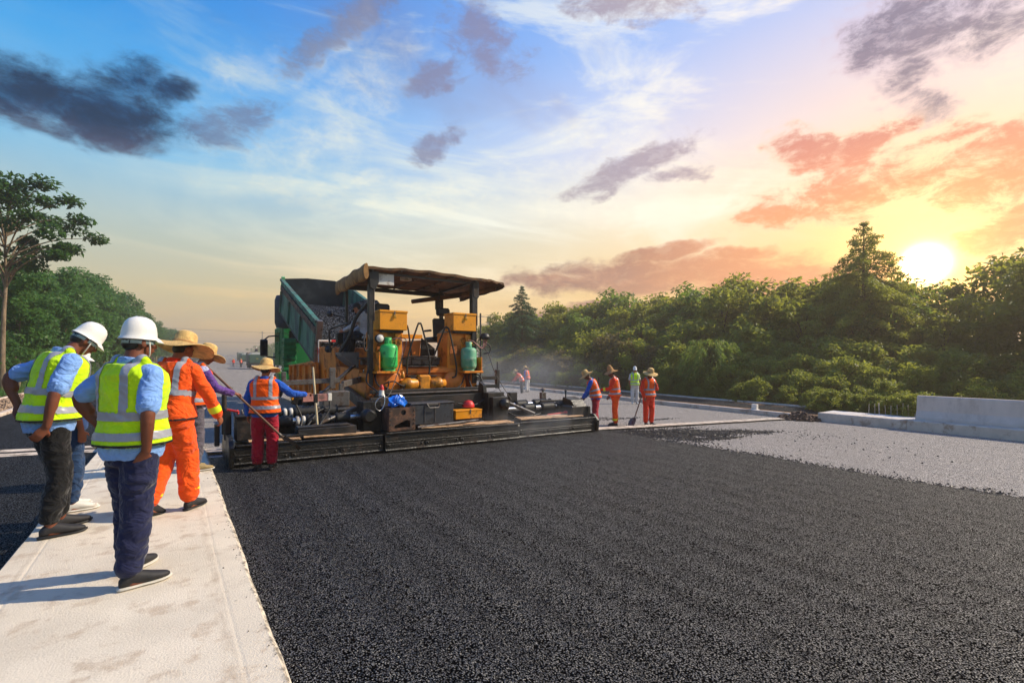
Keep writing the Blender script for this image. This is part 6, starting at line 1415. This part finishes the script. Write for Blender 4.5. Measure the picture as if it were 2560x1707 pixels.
# ------------------------------------------------------------------ pylon, power lines, haze
M_pyl = mat('galvanised_pylon', (120,112,108), .7, var=.1)
def pylon(loc, h, label):
    t = thing('power_pylon', label, 'pylon', loc); x, y, z = loc
    def body(mb):
        lv = [(0, .11), (.35, .065), (.6, .035), (.8, .028), (1.0, .02)]
        cor = [[(x+sx*w*h, y+sy*w*h, z+f*h) for sx, sy in ((-1,-1),(1,-1),(1,1),(-1,1))] for f, w in lv]
        for a, b in zip(cor, cor[1:]):
            for k in range(4): mb.bar(a[k], b[k], .22, .22); mb.bar(a[k], b[(k+1) % 4], .13, .13); mb.bar(a[(k+1) % 4], b[k], .13, .13); mb.bar(b[k], b[(k+1) % 4], .13, .13)
    part('lattice', M_pyl, t, body)
    for f, w in ((.62, .26), (.82, .22), (.985, .28)):
        part('cross_arm', M_pyl, t, lambda mb: (mb.bar((x-w*h, y, z+f*h), (x+w*h, y, z+f*h), .25, .2), mb.bar((x-w*h, y, z+f*h), (x, y, z+(f+.05)*h), .13, .13), mb.bar((x+w*h, y, z+f*h), (x, y, z+(f+.05)*h), .13, .13)))
pylon((107, 168, .0), 19.5, 'lattice power pylon far away right of the paver roof')
def wire(label, a, b, sag, r):
    mb = MB(); a, b = Vector(a), Vector(b); mb.tube([a.lerp(b, k/16)-Vector((0, 0, sag*4*(k/16)*(1-k/16))) for k in range(17)], r, 5)
    tag(obj('power_line', mb, M_blk), label, 'cable')
wire('upper of two thin power lines crossing the sky left of the truck', (-45, 240, 16), (150, 268, 15.5), 1.5, .05)
wire('lower of two thin power lines crossing the sky left of the truck', (-45, 242, 10.5), (150, 270, 10.5), 1.0, .05)
def pole(x, y, h, label):
    t = thing('utility_pole', label, 'pole', (x, y, rise(y)-.5)); z = rise(y)-.5
    part('mast', M_pyl, t, lambda mb: mb.tube([(x, y, z), (x, y, z+h)], [.22, .14], 8)); part('cross_arm', M_pyl, t, lambda mb: mb.bar((x-1.0, y, z+h-.6), (x+1.0, y, z+h-.6), .12, .12))
pole(28, 205, 11.5, 'thin pole standing behind the nearest waiting truck')
pole(33, 232, 9, 'shorter thin pole left of the cab mirror')
# hazy evening air round everything
mb = MB(); mb.box((0, 300, 9.5), (3200, 2600, 23), bev=.01)
hz_ = obj('haze', mb, M_blk); tag(hz_, kind='stuff')
hm_ = bpy.data.materials.new('warm_haze'); hm_.use_nodes = True; nt = hm_.node_tree; nt.nodes.clear()
out = nt.nodes.new('ShaderNodeOutputMaterial'); pvn = nt.nodes.new('ShaderNodeVolumePrincipled'); nt.links.new(pvn.outputs[0], out.inputs['Volume'])
pvn.inputs['Color'].default_value = (1.0, .87, .72, 1); pvn.inputs['Density'].default_value = .0019; pvn.inputs['Anisotropy'].default_value = .5
hz_.data.materials.clear(); hz_.data.materials.append(hm_)

# steam drifting off the hot asphalt
def steam(label, c, r, dens, seed):
    mb = MB(); rows = []
    for j in range(1, 12):
        a = math.pi*j/12; rows.append([Vector((c[0]+r[0]*math.sin(a)*math.cos(2*math.pi*k/20), c[1]+r[1]*math.sin(a)*math.sin(2*math.pi*k/20), c[2]+r[2]*math.cos(a))) for k in range(20)])
    mb.add(*closed_loft(rows)); mb.v = [(x-c[0], y-c[1], z-c[2]) for x, y, z in mb.v]
    o = obj('steam', mb, M_blk); o.location = c; tag(o, label, 'steam', kind='stuff')
    m = bpy.data.materials.new('steam_volume'); m.use_nodes = True; nt = m.node_tree; nt.nodes.clear(); o.data.materials.clear(); o.data.materials.append(m)
    out = nt.nodes.new('ShaderNodeOutputMaterial'); pv_ = nt.nodes.new('ShaderNodeVolumePrincipled'); nt.links.new(pv_.outputs[0], out.inputs['Volume'])
    tc = nt.nodes.new('ShaderNodeTexCoord'); mp = nt.nodes.new('ShaderNodeMapping'); mp.inputs['Scale'].default_value = (1/r[0], 1/r[1], 1/r[2]); nt.links.new(tc.outputs['Object'], mp.inputs[0])
    ln = nt.nodes.new('ShaderNodeVectorMath'); ln.operation = 'LENGTH'; nt.links.new(mp.outputs[0], ln.inputs[0])
    n = nt.nodes.new('ShaderNodeTexNoise'); n.inputs['Scale'].default_value = 1.1/max(.6, r[2]); n.inputs['Detail'].default_value = 3; nt.links.new(tc.outputs['Object'], n.inputs['Vector'])
    d = X(nt, ln.outputs['Value']).smooth(1.0, .15)*X(nt, n.outputs[0]).smooth(.32, .75)*dens
    nt.links.new(d.s, pv_.inputs['Density']); pv_.inputs['Color'].default_value = (.93, .95, 1.0, 1); pv_.inputs['Anisotropy'].default_value = .2
steam('thin bluish steam hanging over the road right behind the paver', (11.5, 17.5, .6), (5.5, 5.5, 1.9), .10, 1)
steam('faint steam rising along the back of the right screed', (6.4, 8.25, .1), (2.2, .6, .45), .35, 2)
